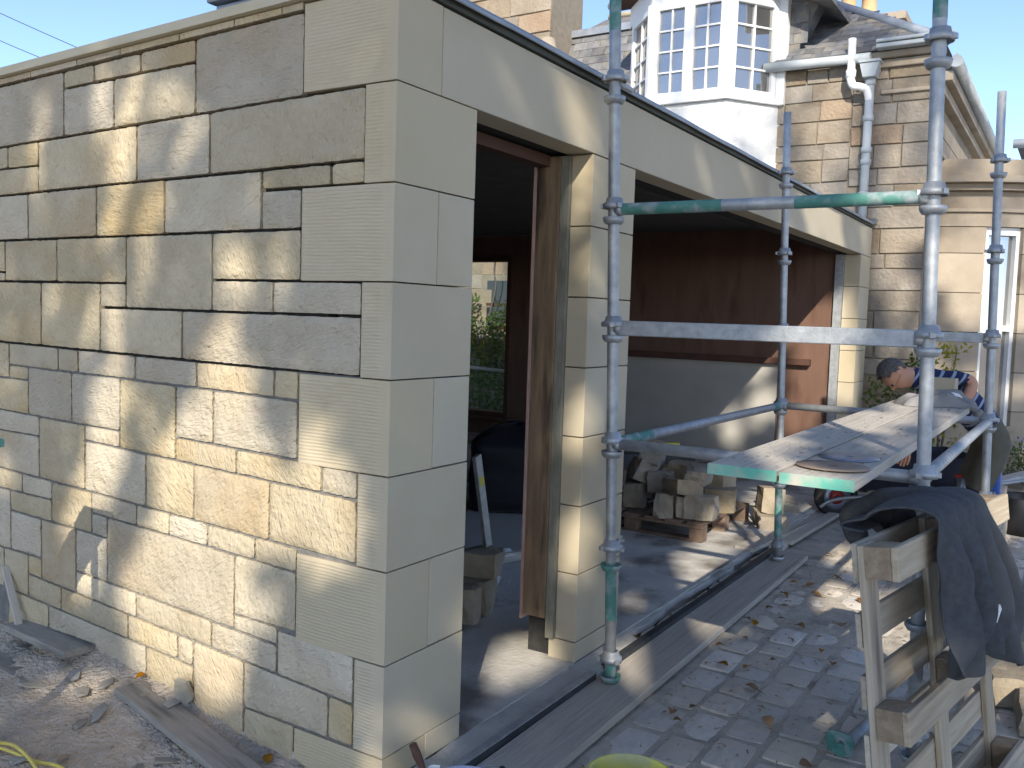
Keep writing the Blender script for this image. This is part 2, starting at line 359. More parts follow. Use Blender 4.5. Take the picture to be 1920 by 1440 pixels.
STONES=[[1.801,2.62,2.171,2.155,2.44,2.42,"S"],[1.587,1.801,2.37,2.367,2.445,2.44,"S"],[1.285,1.587,2.373,2.37,2.452,2.445,"S"],[0.96,1.285,2.376,2.373,2.46,2.452,"S"],[1.457,1.801,2.177,2.171,2.371,2.367,"S"],[0.96,1.457,2.186,2.177,2.376,2.371,"S"],[0.405,0.96,2.197,2.186,2.473,2.46,"S"],[0.0,0.405,2.205,2.205,2.5,2.5,"Q"],[0.125,0.879,1.967,1.961,2.202,2.188,"S"],[0.0,0.125,1.89,1.89,2.205,2.205,"Q"],[0.879,1.308,1.961,1.957,2.188,2.18,"S"],[1.308,1.992,1.957,1.951,2.18,2.167,"S"],[1.992,2.231,2.064,2.064,2.167,2.162,"S"],[2.231,2.62,2.064,2.064,2.162,2.155,"S"],[1.992,2.62,1.951,1.945,2.064,2.064,"S"],[2.075,2.62,1.747,1.746,1.95,1.945,"S"],[1.573,2.075,1.749,1.747,1.955,1.95,"S"],[1.139,1.573,1.75,1.749,1.958,1.955,"S"],[0.603,1.139,1.751,1.75,1.963,1.958,"S"],[0.273,0.603,1.89,1.891,1.966,1.963,"S"],[0.125,0.273,1.89,1.89,1.967,1.966,"S"],[0.407,0.603,1.752,1.751,1.89,1.891,"S"],[0.0,0.407,1.575,1.575,1.89,1.89,"Q"],[2.263,2.62,1.606,1.606,1.747,1.746,"S"],[2.263,2.62,1.565,1.567,1.606,1.606,"S"],[1.856,2.263,1.564,1.565,1.748,1.747,"S"],[1.376,1.856,1.562,1.564,1.749,1.748,"S"],[0.861,1.376,1.462,1.463,1.751,1.749,"S"],[0.407,0.861,1.576,1.577,1.752,1.751,"S"],[0.54,0.861,1.462,1.462,1.576,1.577,"S"],[0.128,0.54,1.462,1.462,1.575,1.576,"S"],[0.0,0.128,1.26,1.26,1.575,1.575,"Q"],[1.376,1.549,1.463,1.463,1.562,1.563,"S"],[1.976,2.62,1.285,1.293,1.564,1.567,"S"],[1.549,1.976,1.28,1.285,1.563,1.564,"S"],[1.03,1.549,1.273,1.28,1.462,1.463,"S"],[0.128,1.03,1.262,1.273,1.462,1.462,"S"],[2.236,2.62,1.128,1.128,1.288,1.293,"S"],[1.851,2.236,1.183,1.189,1.284,1.288,"S"],[2.081,2.236,1.128,1.128,1.187,1.189,"S"],[1.704,1.851,1.181,1.183,1.282,1.284,"S"],[1.317,1.704,1.176,1.181,1.277,1.282,"S"],[0.944,1.317,1.171,1.176,1.272,1.277,"S"],[0.528,0.944,1.165,1.171,1.267,1.272,"S"],[0.411,0.528,1.164,1.165,1.266,1.267,"S"],[0.0,0.411,0.945,0.945,1.26,1.26,"Q"],[2.081,2.62,0.974,0.984,1.128,1.128,"S"],[1.752,2.081,0.968,0.974,1.182,1.187,"S"],[1.417,1.752,0.963,0.968,1.178,1.182,"S"],[1.065,1.417,0.882,0.893,1.173,1.178,"S"],[0.849,1.065,0.966,0.972,1.17,1.173,"S"],[0.411,0.849,0.955,0.966,1.164,1.17,"S"],[0.72,1.065,0.87,0.882,0.963,0.972,"S"],[0.293,0.72,0.856,0.87,0.952,0.963,"S"],[0.132,0.293,0.851,0.856,0.948,0.952,"S"],[0.0,0.132,0.63,0.63,0.945,0.945,"Q"],[2.0,2.62,0.885,0.885,0.973,0.984,"S"],[2.0,2.62,0.699,0.72,0.885,0.885,"S"],[1.657,2.0,0.687,0.699,0.967,0.973,"S"],[1.417,1.657,0.893,0.901,0.963,0.967,"S"],[1.247,1.657,0.673,0.687,0.888,0.901,"S"],[0.956,1.247,0.664,0.673,0.878,0.888,"S"],[0.546,0.956,0.65,0.664,0.865,0.878,"O"],[0.132,0.546,0.636,0.65,0.851,0.865,"S"],[2.135,2.62,0.613,0.613,0.703,0.72,"S"],[1.904,2.135,0.613,0.613,0.696,0.703,"S"],[1.904,2.235,0.515,0.523,0.613,0.613,"S"],[2.235,2.62,0.338,0.338,0.613,0.613,"S"],[1.986,2.235,0.338,0.338,0.517,0.523,"S"],[1.61,1.904,0.508,0.515,0.686,0.696,"S"],[1.307,1.61,0.589,0.599,0.675,0.686,"S"],[1.502,1.61,0.505,0.508,0.596,0.599,"S"],[1.102,1.307,0.582,0.589,0.669,0.675,"S"],[0.877,1.102,0.574,0.582,0.661,0.669,"S"],[0.616,0.877,0.565,0.574,0.652,0.661,"S"],[0.407,0.616,0.558,0.565,0.645,0.652,"S"],[0.0,0.407,0.315,0.315,0.63,0.63,"Q"],[1.724,1.986,0.231,0.244,0.511,0.517,"O"],[2.093,2.292,0.143,0.152,0.338,0.338,"S"],[2.292,2.62,0.152,0.168,0.338,0.338,"S"],[1.986,2.093,0.244,0.249,0.338,0.338,"S"],[1.502,1.724,0.319,0.328,0.505,0.511,"S"],[0.724,1.502,0.287,0.319,0.569,0.596,"S"],[0.407,0.724,0.345,0.345,0.558,0.569,"S"],[0.498,0.724,0.278,0.287,0.345,0.345,"S"],[1.309,1.724,0.21,0.231,0.311,0.328,"S"],[0.85,1.309,0.188,0.21,0.292,0.311,"S"],[0.498,0.85,0.17,0.188,0.278,0.292,"S"],[0.132,0.498,0.152,0.17,0.321,0.337,"S"],[0.0,0.132,0.0,0.0,0.315,0.315,"Q"],[1.837,2.093,0.131,0.143,0.236,0.249,"S"],[1.933,2.257,-0.17,-0.17,0.136,0.151,"S"],[1.363,1.837,0.109,0.131,0.213,0.236,"S"],[1.242,1.933,-0.17,-0.17,0.104,0.136,"S"],[1.046,1.363,0.095,0.109,0.197,0.213,"S"],[0.954,1.046,0.09,0.095,0.193,0.197,"S"],[0.954,1.242,-0.17,-0.17,0.09,0.104,"S"],[0.668,0.954,-0.17,-0.17,0.179,0.193,"O"],[0.245,0.668,0.006,0.006,0.158,0.179,"S"],[0.132,0.245,0.006,0.006,0.152,0.158,"S"],[0.407,0.668,-0.17,-0.17,0.006,0.006,"S"],[0.0,0.407,-0.17,-0.17,0.0,0.0,"Q"]]
LIT=[[1.74,2.42,1.8,2.18,0.05],[1.36,2.38,1.37,2.25,0.06],[1.18,2.34,1.29,2.04,0.06],[1.04,2.22,0.92,2.22,0.06],[0.85,2.09,0.91,2.0,0.05],[1.25,2.0,1.34,1.86,0.05],[1.04,1.92,1.11,1.82,0.05],[1.1,1.74,1.15,1.61,0.05],[0.72,1.68,0.7,1.48,0.04],[0.62,1.57,0.58,1.47,0.06],[0.47,1.56,0.44,1.43,0.04],[1.31,1.66,1.27,1.47,0.06],[1.42,1.64,1.45,1.5,0.04],[1.37,1.38,1.28,1.3,0.05],[1.31,1.26,1.37,1.07,0.07],[1.37,1.05,1.48,0.89,0.07],[1.48,0.87,1.49,0.66,0.07],[1.17,1.23,1.0,1.0,0.03],[0.71,1.27,0.68,0.97,0.08],[0.58,1.22,0.65,1.21,0.05],[0.91,1.06,0.95,0.88,0.07],[0.57,0.89,0.65,0.8,0.09],[0.29,0.8,0.24,0.69,0.1],[0.36,0.76,0.55,0.72,0.07],[0.94,0.65,0.8,0.55,0.17],[1.18,0.69,1.03,0.75,0.06],[0.49,0.47,0.57,0.43,0.06],[0.69,0.4,1.03,0.45,0.07],[1.12,0.57,1.03,0.32,0.09],[0.72,0.34,0.71,0.29,0.09],[1.12,0.4,0.94,0.22,0.06],[0.27,0.97,0.25,0.84,0.06],[0.03,-0.0,0.05,-0.03,0.04],[0.16,0.58,0.26,0.61,0.05],[2.05,1.17,2.01,1.08,0.05],[1.96,1.5,2.03,1.43,0.03],[0.37,1.18,0.27,1.12,0.03],[-0.29,2.33,-0.35,2.27,0.04],[-0.5,2.56,-0.56,2.47,0.06],[-0.57,2.65,-0.6,2.55,0.04],[-1.2,3.25,-1.23,3.18,0.06],[-1.54,3.63,-1.57,3.58,0.05],[-2.3,4.31,-2.34,4.29,0.11],[-2.49,4.55,-2.64,4.56,0.13],[-0.09,0.18,-0.08,0.09,0.04],[-0.18,0.15,-0.17,0.08,0.02],[-0.61,2.12,-0.65,2.04,0.05],[-0.65,1.54,-0.6,1.39,0.06],[-0.65,1.11,-0.63,0.88,0.06],[-0.7,2.54,-0.71,2.4,0.02],[-0.55,2.44,-0.57,2.29,0.04],[-0.56,1.53,-0.53,1.41,0.04],[-0.56,1.04,-0.55,0.92,0.05],[-0.82,0.49,-1.01,0.63,0.08],[-1.27,0.95,-1.15,0.81,0.08],[-1.51,0.89,-1.41,0.84,0.04],[-2.19,1.19,-2.24,0.91,0.15],[-2.55,1.17,-2.52,0.98,0.1],[-2.46,1.64,-2.87,1.83,0.08],[-2.46,1.95,-2.38,1.63,0.06],[-2.31,2.76,-1.96,2.16,0.08],[-1.68,1.95,-1.31,1.33,0.09],[-1.15,1.37,-1.19,1.2,0.11],[-1.01,1.08,-0.91,0.97,0.06],[-3.46,1.55,-3.08,1.03,0.11],[-3.89,2.29,-4.22,2.42,0.12],[1.5,0.2,1.12,0.21,0.05],[1.51,-0.01,1.58,-0.0,0.04],[-1.74,0.37,-1.57,0.3,0.04],[-0.43,0.56,-0.32,0.48,0.08],[-2.58,0.58,-2.57,0.46,0.08],[-1.28,0.63,-1.06,0.58,0.03],[-5.59,4.17,-5.5,3.78,0.15],[-2.91,4.55,-2.82,4.11,0.14],[-2.92,4.0,-2.75,3.75,0.14],[-2.41,3.9,-2.17,3.75,0.1],[-2.23,4.06,-1.96,3.83,0.03],[-3.15,4.68,-3.18,3.86,0.07],[-1.3,1.19,-1.5,1.33,0.05],[-1.91,1.69,-2.23,2.0,0.09],[-2.64,2.4,-2.41,1.9,0.1],[-1.33,1.03,-1.43,0.94,0.03],[-1.73,1.22,-2.04,1.51,0.04]]
# ================================================================ SETTING: ground
GZ = -.165                                   # top of the setts
g = MB(); g.box(-400, 900, -500, 700, -1.2, -.32)
struct(g.build('ground', M_soil))

# ================================================================ GARAGE
XJ, X2, X3, XF, XE, ZT, CH = .444, 1.342, 1.789, 7.044, 7.512, 2.205, .315
garage = tag(empty('garage', (0, 0, 0)), 'new buff sandstone garage with an open doorway and a wide unglazed vehicle opening', 'garage')

def rough_stone(y0, y1, zb0, zb1, zt0, zt1, step=.017, gap=.005, seed=0, proud=0.0, amp=1.0):
    """rock faced wall stone: relief grid towards -x with ragged arrises and skirts"""
    ny = max(3, int((y1-y0)/step)); nzz = max(3, int(((zt0-zb0)+(zt1-zb1))*.5/step))
    cy = (y0+y1)/2; cz = (zb0+zt0)/2
    b = MB(); vs = []
    L = y1-y0
    for j in range(nzz+1):
        for i in range(ny+1):
            a = i/ny; t = j/nzz
            y = y0+gap + (L-2*gap)*a
            lo = zb0+(zb1-zb0)*a+gap; hi = zt0+(zt1-zt0)*a-gap
            z = lo+(hi-lo)*t
            ey = min(a, 1-a)*L; ez = min(t, 1-t)*(hi-lo)
            d = min(ey, ez)
            k = min(1, d/.014); k = k*(2-k)
            # knock the corners back
            if i in (0, ny) and j in (0, nzz):
                y += (.002 if i == 0 else -.002); z += (.002 if j == 0 else -.002)
            wob = .0028*nz(y*60, z*60, seed)
            if i in (0, ny): y += wob
            if j in (0, nzz): z += wob
            h = proud + .006*k*amp + amp*k*(.007*fbm(y, z, seed*1.7, 9, 3) + .0052*fbm(y+z*.5, z-y*.3, seed*2.3, 34, 2)) + .002*nz(y*80, z*80, seed)
            vs.append((-h, y-cy, z-cz))
    n = ny+1; fs = []
    for j in range(nzz):
        for i in range(ny):
            fs.append((j*n+i, j*n+i+1, (j+1)*n+i+1, (j+1)*n+i))
    b.add(vs, fs, True)
    ring = [i for i in range(n)] + [j*n+ny for j in range(1, nzz+1)] + [nzz*n+i for i in range(ny-1, -1, -1)] + [j*n for j in range(nzz-1, 0, -1)]
    rv_ = [vs[i] for i in ring] + [(.06, vs[i][1], vs[i][2]) for i in ring]
    q = len(ring)
    b.add(rv_, [(i, (i+1) % q, q+(i+1) % q, q+i) for i in range(q)])
    return b, (0, cy, cz)

def corner_block(fw, ll, z0, z1, seed):
    """quoin: droved (ribbed) return on the left face, plain polished front"""
    b = MB(); gp = .0025
    z0 += gp; z1 -= gp
    nr = max(4, round((z1-z0)/.0118)); rows = nr*4
    ys = [0, .004, .042, .05] + [.05+(ll-.012-.05)*i/14 for i in range(1, 15)] + [ll-.004]
    vs = []; n = len(ys)
    for j in range(rows+1):
        t = j/rows
        z = z0+(z1-z0)*t
        for i, y in enumerate(ys):
            rib = 0
            if 3 <= i < n-1 and .014 < z-z0 and z < z1-.010:
                ph = z/.0118 + .35*nz(y*9, z*5, seed) + .18*nz(y*40, z*30, seed+3)
                rib = .0032*(abs((ph % 1)*2-1)*1.3-.35) + .0012*nz(y*50, z*90, seed)
            ex = .0015 if (j in (0, rows)) else 0
            vs.append((-rib-(.002 if i > 2 else 0)+ex, y, z))
    fs = [(j*n+i, j*n+i+1, (j+1)*n+i+1, (j+1)*n+i) for j in range(rows) for i in range(n-1)]
    b.add(vs, fs, True)
    e = .002
    # front face, top, bottom, back and inner side
    A = [(0, 0, z0), (fw-gp, 0, z0), (fw-gp, 0, z1), (0, 0, z1)]
    B = [(0.0, ll-.004, z0), (fw-gp, ll-.004, z0), (fw-gp, ll-.004, z1), (0.0, ll-.004, z1)]
    b.add(A+B, [(0, 1, 2, 3), (5, 4, 7, 6), (1, 5, 6, 2), (3, 2, 6, 7), (4, 5, 1, 0)])
    return b

def ashlar(x0, x1, y0, y1, z0, z1, parent, name='block', gap=.0025, bev=.003, mt=None):
    b = MB(); cx, cy, cz = (x0+x1)/2, (y0+y1)/2, (z0+z1)/2
    b.box(x0-cx+gap, x1-cx-gap, y0-cy, y1-cy, z0-cz+gap, z1-cz-gap)
    return b.build(name, mt or M_ashlar, parent, (cx, cy, cz), bevel=bev)

# --- left wall
lw = MB()
lw.cur = 0; lw.box(.026, .22, .30, 5.7, 1.262, 2.44)
lw.cur = 1; lw.box(.010, .22, .13, 5.7, -.4, 1.262)
side_wall = lw.build('stone_wall', [M_dark, M_mortar], garage)
for n, s in enumerate(STONES):
    if s[6] == 'Q': continue
    up = (s[2]+s[4])/2 > 1.27
    b, loc = rough_stone(*s[:6], gap=(.0055 if up else .005)*(.8+.5*rnd.random()), seed=n*3.1+1, amp=(.75 if s[5]-s[3] < .12 else 1))
    b.build('stone', M_ochre if s[6] == 'O' else M_rough, side_wall, loc)
# the courses that run on beyond the left edge of the view
zz = -.17
for hgt in (.29, .22, .33, .21, .3, .28, .24, .33, .2):
    y = 2.62
    while y < 5.6:
        ln = rnd.uniform(.28, .75); y1 = min(5.7, y+ln)
        if 5.7-y1 < .2: y1 = 5.7
        b, loc = rough_stone(y, y1, zz, zz, min(2.43, zz+hgt), min(2.43, zz+hgt), step=.06, seed=y*7+zz)
        b.build('stone', M_rough, side_wall, loc)
        y = y1
    zz += hgt
# thin slips that level the wall head, then the cream edge board
y = .41
for ln in (.10, .24, .30, .36, .29, .34, .5, .4, .6, .6, .9):
    y1 = y+ln
    b = MB()
    zf = lambda q: 2.487-.0235*q
    vs = [(-.004, y+.003, zf(y)+.004), (-.004, y1-.003, zf(y1)+.004), (-.004, y1-.003, zf(y1)+.026), (-.004, y+.003, zf(y)+.026)]
    b.add(vs+[(.1, v[1], v[2]) for v in vs], [(0, 1, 2, 3), (0, 4, 5, 1), (2, 6, 7, 3), (1, 5, 6, 2), (0, 3, 7, 4)])
    b.build('slip_stone', M_rough, side_wall)
    y = y1
b = MB()
ys = [0.3, 1.2, 2.2, 3.3, 5.7]
vs = []
for y in ys:
    z = 2.487-.0235*y+.030
    vs += [(-.03, y, z), (.3, y, z), (.3, y, z+.034), (-.03, y, z+.034)]
fs = [(0, 1, 2, 3)] + [(i*4+k, i*4+(k+1) % 4, i*4+4+(k+1) % 4, i*4+4+k) for i in range(len(ys)-1) for k in range(4)] + [(16, 17, 18, 19)]
b.add(vs, fs).build('edge_board', M_cream, garage)

# --- front wall, pier by the corner
fw = MB()
fw.box(.03, .43, .135, .26, -.3, 2.49)
fw.box(X2+.02, X3-.02, .10, .26, -.3, 2.2)
fw.box(XF+.03, XE-.03, .16, .3, -.3, 2.49)
fw.box(.03, XE-.03, .135, .26, 2.215, 2.49)
front_wall = fw.build('front_wall', M_dark, garage)
for i in range(9):
    z1 = 2.5 if i == 0 else ZT-CH*(i-1)
    z0 = ZT-CH*i if i < 8 else -.22
    long_left = i % 2 == 0
    o = corner_block(.231 if long_left else XJ, .407 if long_left else .13, z0, z1, i*5+2).build('corner_block', M_ashlar, front_wall)
    if long_left and i > 0:
        ashlar(.231, XJ, 0, .13, z0, z1, front_wall)
ashlar(.231, XE, 0, .13, ZT, 2.5, front_wall, 'lintel')
for i in range(1, 9):
    z1 = ZT-CH*(i-1); z0 = ZT-CH*i if i < 8 else -.22
    ashlar(X2, X3, 0, .105 if i < 8 else .14, z0, z1, front_wall)
    ashlar(XF, XE, 0, .15, z0, z1, front_wall)

# --- roof edge and roof
b = MB(); b.box(-.012, XE-.05, -.012, .29, 2.503, 2.532)
b.build('shade_toned_membrane', M_rubber, garage)
b = MB(); vs = []; nn = 60
for i in range(nn+1):
    x = -.02+(XE+.08+.02)*i/nn
    q = .006*nz(x*2, 0, 4)+.004*nz(x*7, 1, 4)
    up = .06*max(0, (x-7.35)/.25)**2
    lip = -.022+q
    vs += [(x, .26, 2.546+up), (x, -.012+lip*.2, 2.549+q*.5+up), (x, -.008+lip, 2.540+q*.5+up), (x, -.010+lip, 2.520+q+up*1.2)]
b.add(vs, [(i*4+k, i*4+k+1, i*4+5+k, i*4+4+k) for i in range(nn) for k in range(3)], True)
o = b.build('lead_edging', M_lead, garage)
sm = o.modifiers.new('solid', 'SOLIDIFY'); sm.thickness = .003
b = MB(); b.box(.34, XE-.04, .31, 5.7, 2.505, 2.53)
b.build('roof', M_rubber, garage)
# --- interior
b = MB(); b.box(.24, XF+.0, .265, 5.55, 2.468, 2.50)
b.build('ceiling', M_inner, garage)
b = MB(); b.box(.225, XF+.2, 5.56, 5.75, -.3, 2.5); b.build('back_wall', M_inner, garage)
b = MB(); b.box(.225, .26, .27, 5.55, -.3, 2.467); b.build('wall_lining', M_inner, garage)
b = MB()
b.box(XF+.006, XF+.22, .17, 4.02, -.3, 2.466)
b.box(XF+.006, XF+.22, 5.06, 5.55, -.3, 2.466)
b.box(XF+.006, XF+.22, 4.02, 5.06, -.3, .25)
b.box(XF+.006, XF+.22, 4.02, 5.06, 2.22, 2.466)
end_wall = b.build('end_wall', M_ply, garage)
b = MB(); b.box(XF-.012, XF+.003, .75, 2.9, -.08, 1.085); b.build('plaster_panel', M_plaster, end_wall)
b = MB(); b.box(XF-.075, XF+.003, .42, 3.0, 1.092, 1.155); b.build('rail', M_rail, end_wall, bevel=.004)
# window at the far end
win = empty('window'); win.parent = garage
b = MB()
for (a0, a1, c0, c1) in ((4.02, 4.08, .25, 2.22), (5.0, 5.06, .25, 2.22), (4.08, 5.0, .25, .31), (4.08, 5.0, 2.16, 2.22)):
    b.box(XF-.02, XF+.16, a0, a1, c0, c1)
b.build('window_frame', M_rail, win, bevel=.003)
b = MB(); b.box(XF+.09, XF+.096, 4.07, 5.01, .30, 2.17)
mt = bpy.data.materials.new('clear_glass'); mt.use_nodes = True
N = mt.node_tree.nodes; L = mt.node_tree.links
tr = N.new('ShaderNodeBsdfTransparent'); gl = N.new('ShaderNodeBsdfGlossy'); gl.inputs['Roughness'].default_value = .02
tr.inputs[0].default_value = (.86, .9, .9, 1)
mx = N.new('ShaderNodeMixShader'); mx.inputs[0].default_value = .05
L.new(tr.outputs[0], mx.inputs[1]); L.new(gl.outputs[0], mx.inputs[2]); L.new(mx.outputs[0], N['Material Output'].inputs[0])
M_clear = mt
b.build('pane', M_clear, win)
b = MB(); b.box(XF-.12, XF+.0, 3.95, 5.1, .2, .245); b.build('window_board', M_rail, win)
# door frame
df = empty('door_frame'); df.parent = garage
b = MB(); b.box(X2-.018, X2+.012, .106, .148, -.0, 2.2); b.build('steel_angle', mat('weathered_steel', (.16, .15, .11), (.28, .27, .22), scale=6, stretch=(4, 4, 1), rough=.8), df)
b = MB(); b.box(X2-.026, X2+.06, .150, .268, .09, 2.2); b.build('jamb', M_frame, df, bevel=.004)
b = MB(); b.box(X2-.032, X2+.06, .270, .282, .07, 2.2); b.build('jamb_strip', mat('pink_primer', (.42, .26, .21), (.5, .33, .27), scale=8, rough=.8), df)
b = MB(); b.box(XJ-.02, X2-.03, .20, .268, 2.155, 2.203); b.build('header', M_rail, df)
b = MB(); b.box(XJ-.06, XJ+.004, .150, .268, .0, 2.2); b.build('jamb', M_frame, df)
b = MB(); b.box(XF-.035, XF+.004, .152, .23, -.09, 2.2); b.build('steel_post', M_galv, garage)
# floor slab and the concrete strip in front of it
b = MB(); b.box(.0, XF+.004, -.0, 5.6, -.4, -.092)
for v in (): pass
b.build('floor', M_dust, garage)
fl = MB()
nx, ny = 150, 6
vs = []
for i in range(nx+1):
    x = .0+(XF+.4)*i/nx
    for j in range(ny+1):
        t = j/ny
        brk = (.05*nz(x*1.7, 3, 1)+.03*nz(x*6, 1, 2)) if x > 1.9 else 0
        y = .0-(.122 if x < 1.85 else .03+brk)*t
        vs.append((x, y, -.096-.006*t+.008*nz(x*9, y*20, 2)-(.03 if j == ny else 0)))
n = ny+1
fl.add(vs, [(i*n+j, i*n+j+1, (i+1)*n+j+1, (i+1)*n+j) for i in range(nx) for j in range(ny)], True)
fl.build('slab_edge', M_conc, garage)
# pebbly concrete bed under the paving strip
b = MB(); b.box(.05, 7.4, -.16, -.0, -.3, -.185); struct(b.build('strip_bed', M_sand))
# metal edging along the threshold
b = MB()
M_chan = mat('black_channel', (.03, .032, .036), (.06, .062, .066), scale=8, rough=.6)
e = tag(empty('threshold_edging', (.66, -.13, -.2)), 'dark metal edging with a bright lip running along the threshold of the doorway', 'edging')
b.box(-.64, .64, -.006, .006, 0, .108); b.build('face', M_chan, e)
b = MB(); b.box(-.64, .64, -.010, .022, .109, .114); b.build('lip', M_galv, e)
b = MB()
b.box(1.42, 4.15, -.139, -.124, -.2, -.095); b.box(1.42, 4.15, -.1235, -.10, -.102, -.0955)
e = b.build('channel_edging', M_chan)
tag(e, 'black channel edging beside the setts in front of the vehicle opening', 'edging')
# ================================================================ YARD
# sandy bed of the setted courtyard
b = MB(); vs = []; nx, ny = 130, 62
for i in range(nx+1):
    x = -3+14*i/nx
    for j in range(ny+1):
        y = -.125-(6*(j/ny)**1.25)
        vs.append((x, y, GZ-.009+.012*fbm(x, y, 0, .9, 3)+.004*nz(x*14, y*14, 3)))
n = ny+1
b.add(vs, [(i*n+j, i*n+j+1, (i+1)*n+j+1, (i+1)*n+j) for i in range(nx) for j in range(ny)], True)
courtyard = struct(b.build('courtyard', M_sand))

def sett_mesh(k):
    r_ = random.Random(k)
    b = MB(); vs = []
    xs = [-.5, -.46, -.16, .18, .46, .5]
    for j, v in enumerate(xs):
        for i, u in enumerate(xs):
            e = max(abs(u), abs(v))
            z = -.16 if e > .49 else (-.006 if e > .45 else .0)
            z += r_.uniform(-.004, .003) if e < .45 else 0
            sq = 1-.03*r_.random()
            rr = 1
            if abs(u) > .45 and abs(v) > .45: rr = .95
            vs.append((u*rr*sq, v*rr*sq, z))
    n = 6
    b.add(vs, [(j*n+i, j*n+i+1, (j+1)*n+i+1, (j+1)*n+i) for j in range(5) for i in range(5)], False)
    return b.mesh('sett', M_sett)
SETTS = [sett_mesh(k) for k in range(14)]
mi_ = cam.matrix_world.inverted()
def inview(p, mrg=1.05):
    q = mi_ @ Vector(p)
    if q.z > -.1: return None
    f = cam_d.lens/36
    x = q.x/-q.z*f*2; y = q.y/-q.z*f*2/.75
    return (abs(x) < mrg and abs(y) < mrg), -q.z
cand = []
yy = -.395
while yy > -3.6:
    wd = rnd.uniform(.14, .2)
    x = -.9+rnd.random()*.2
    while x < 9.6:
        ln = rnd.uniform(.16, .3)
        c = (x+ln/2, yy-wd/2+rnd.uniform(-.006, .006), GZ+rnd.uniform(-.007, .005))
        v = inview(c)
        if v:
            cand.append(((not v[0]), v[1], c, ln-.017, wd-.016))
        x += ln
    yy -= wd
# one row behind the channel edging
x = 1.95
while x < 4.4:
    ln = rnd.uniform(.17, .24)
    cand.append((False, 4, (x+ln/2, -.085, -.115+rnd.uniform(-.008, .006)), ln-.012, .068))
    x += ln
cand.sort(key=lambda t: (t[0], t[1]))
rest = MB()
for n, (out, dist, c, ln, wd) in enumerate(cand):
    k = rnd.randrange(len(SETTS)); rz = rnd.uniform(-.05, .05); ty = rnd.uniform(-.018, .018); tx = rnd.uniform(-.02, .02)
    if n < 300:
        inst('sett', SETTS[k], courtyard, c, (tx, ty, rz), (ln, wd, 1))
    elif not out or dist < 12:
        me = SETTS[k]; Mx = Matrix.Translation(c) @ Matrix.Rotation(rz, 4, 'Z') @ Matrix.Rotation(tx, 4, 'X') @ Matrix.Diagonal((ln, wd, 1, 1))
        rest.add([Mx @ v.co for v in me.vertices], [tuple(p.vertices) for p in me.polygons])
stuff(rest.build('setts', M_sett, courtyard))

# soil along the left wall
def soil_z(x, y):
    ks = [(-1, -.20), (0, -.185), (.4, -.125), (.7, -.10), (.96, -.045), (1.25, 0), (1.6, .01), (2.3, -.015), (7, -.02)]
    h = ks[-1][1]
    for (a, c), (a2, c2) in zip(ks, ks[1:]):
        if a <= y <= a2:
            t = (y-a)/(a2-a); h = c+(c2-c)*t; break
    if y < -1: h = -.2
    d = -x
    z = h - .07*(1-math.exp(-d/.18)) - .05*min(1, d/1.5)
    z += .016*fbm(x, y, 0, 3.5, 4) + .009*nz(x*22, y*22, 1) + .004*nz(x*60, y*60, 5)
    return max(z, -.30)
b = MB(); vs = []
xs = [.03-1.5*(i/60) for i in range(61)] + [-1.47-.25*i for i in range(1, 20)]
ys = [-.9+.028*i for i in range(160)] + [3.6+.3*i for i in range(1, 12)]
for x in xs:
    for y in ys:
        e = max(0, min(1, (y+.9)/.5))
        vs.append((x, y, soil_z(min(x, 0), y)*e+(1-e)*-.28))
n = len(ys)
b.add(vs, [(i*n+j, (i+1)*n+j, (i+1)*n+j+1, i*n+j+1) for i in range(len(xs)-1) for j in range(n-1)], True)
struct(b.build('soil', M_soil))

def chip_mesh(seed, sx, sy, sz, m_, nm='stone_chip', pts=9, jag=.25):
    r_ = random.Random(seed); bm = bmesh.new()
    for k in range(pts*2):
        a = 2*math.pi*(k % pts)/pts
        rr = 1-jag*r_.random()
        bm.verts.new((math.cos(a)*sx*rr, math.sin(a)*sy*rr, (sz if k < pts else 0)*(1-.4*r_.random())-(.1*sz)))
    bmesh.ops.convex_hull(bm, input=bm.verts)
    for f in bm.faces: f.smooth = False
    me = bpy.data.meshes.new(nm); bm.to_mesh(me); bm.free(); me.materials.append(m_)
    return me
M_chip = mat('dusty_stone_chip', (.22, .205, .175), (.33, .305, .255), scale=9, rough=1, rnd_v=.2, rnd_h=.3, bump=.5, bscale=60)
chips = [(-.203, 1.355, .06, .05, .9), (-.119, 1.327, .06, .04, .4), (-.33, 1.17, .045, .03, .3), (-.251, 1.177, .085, .035, .75), (-.236, .789, .06, .045, -.5),
         (-.27, 1.573, .075, .03, 2.2), (-.148, 1.498, .07, .035, 1.1), (-.06, 1.003, .05, .04, .2), (-.143, 1.60, .06, .03, .4),
         (-.05, 1.72, .05, .04, 1), (-.06, 1.86, .06, .04, 2), (-.1, 1.96, .04, .04, 0), (-.636, 1.045, .05, .05, 0), (-.58, 1.13, .05, .04, 0), (-.442, .808, .04, .03, 1),
         (-.503, .819, .03, .03, 0), (-.32, .836, .03, .025, 0), (-.09, 1.13, .035, .03, 0)]
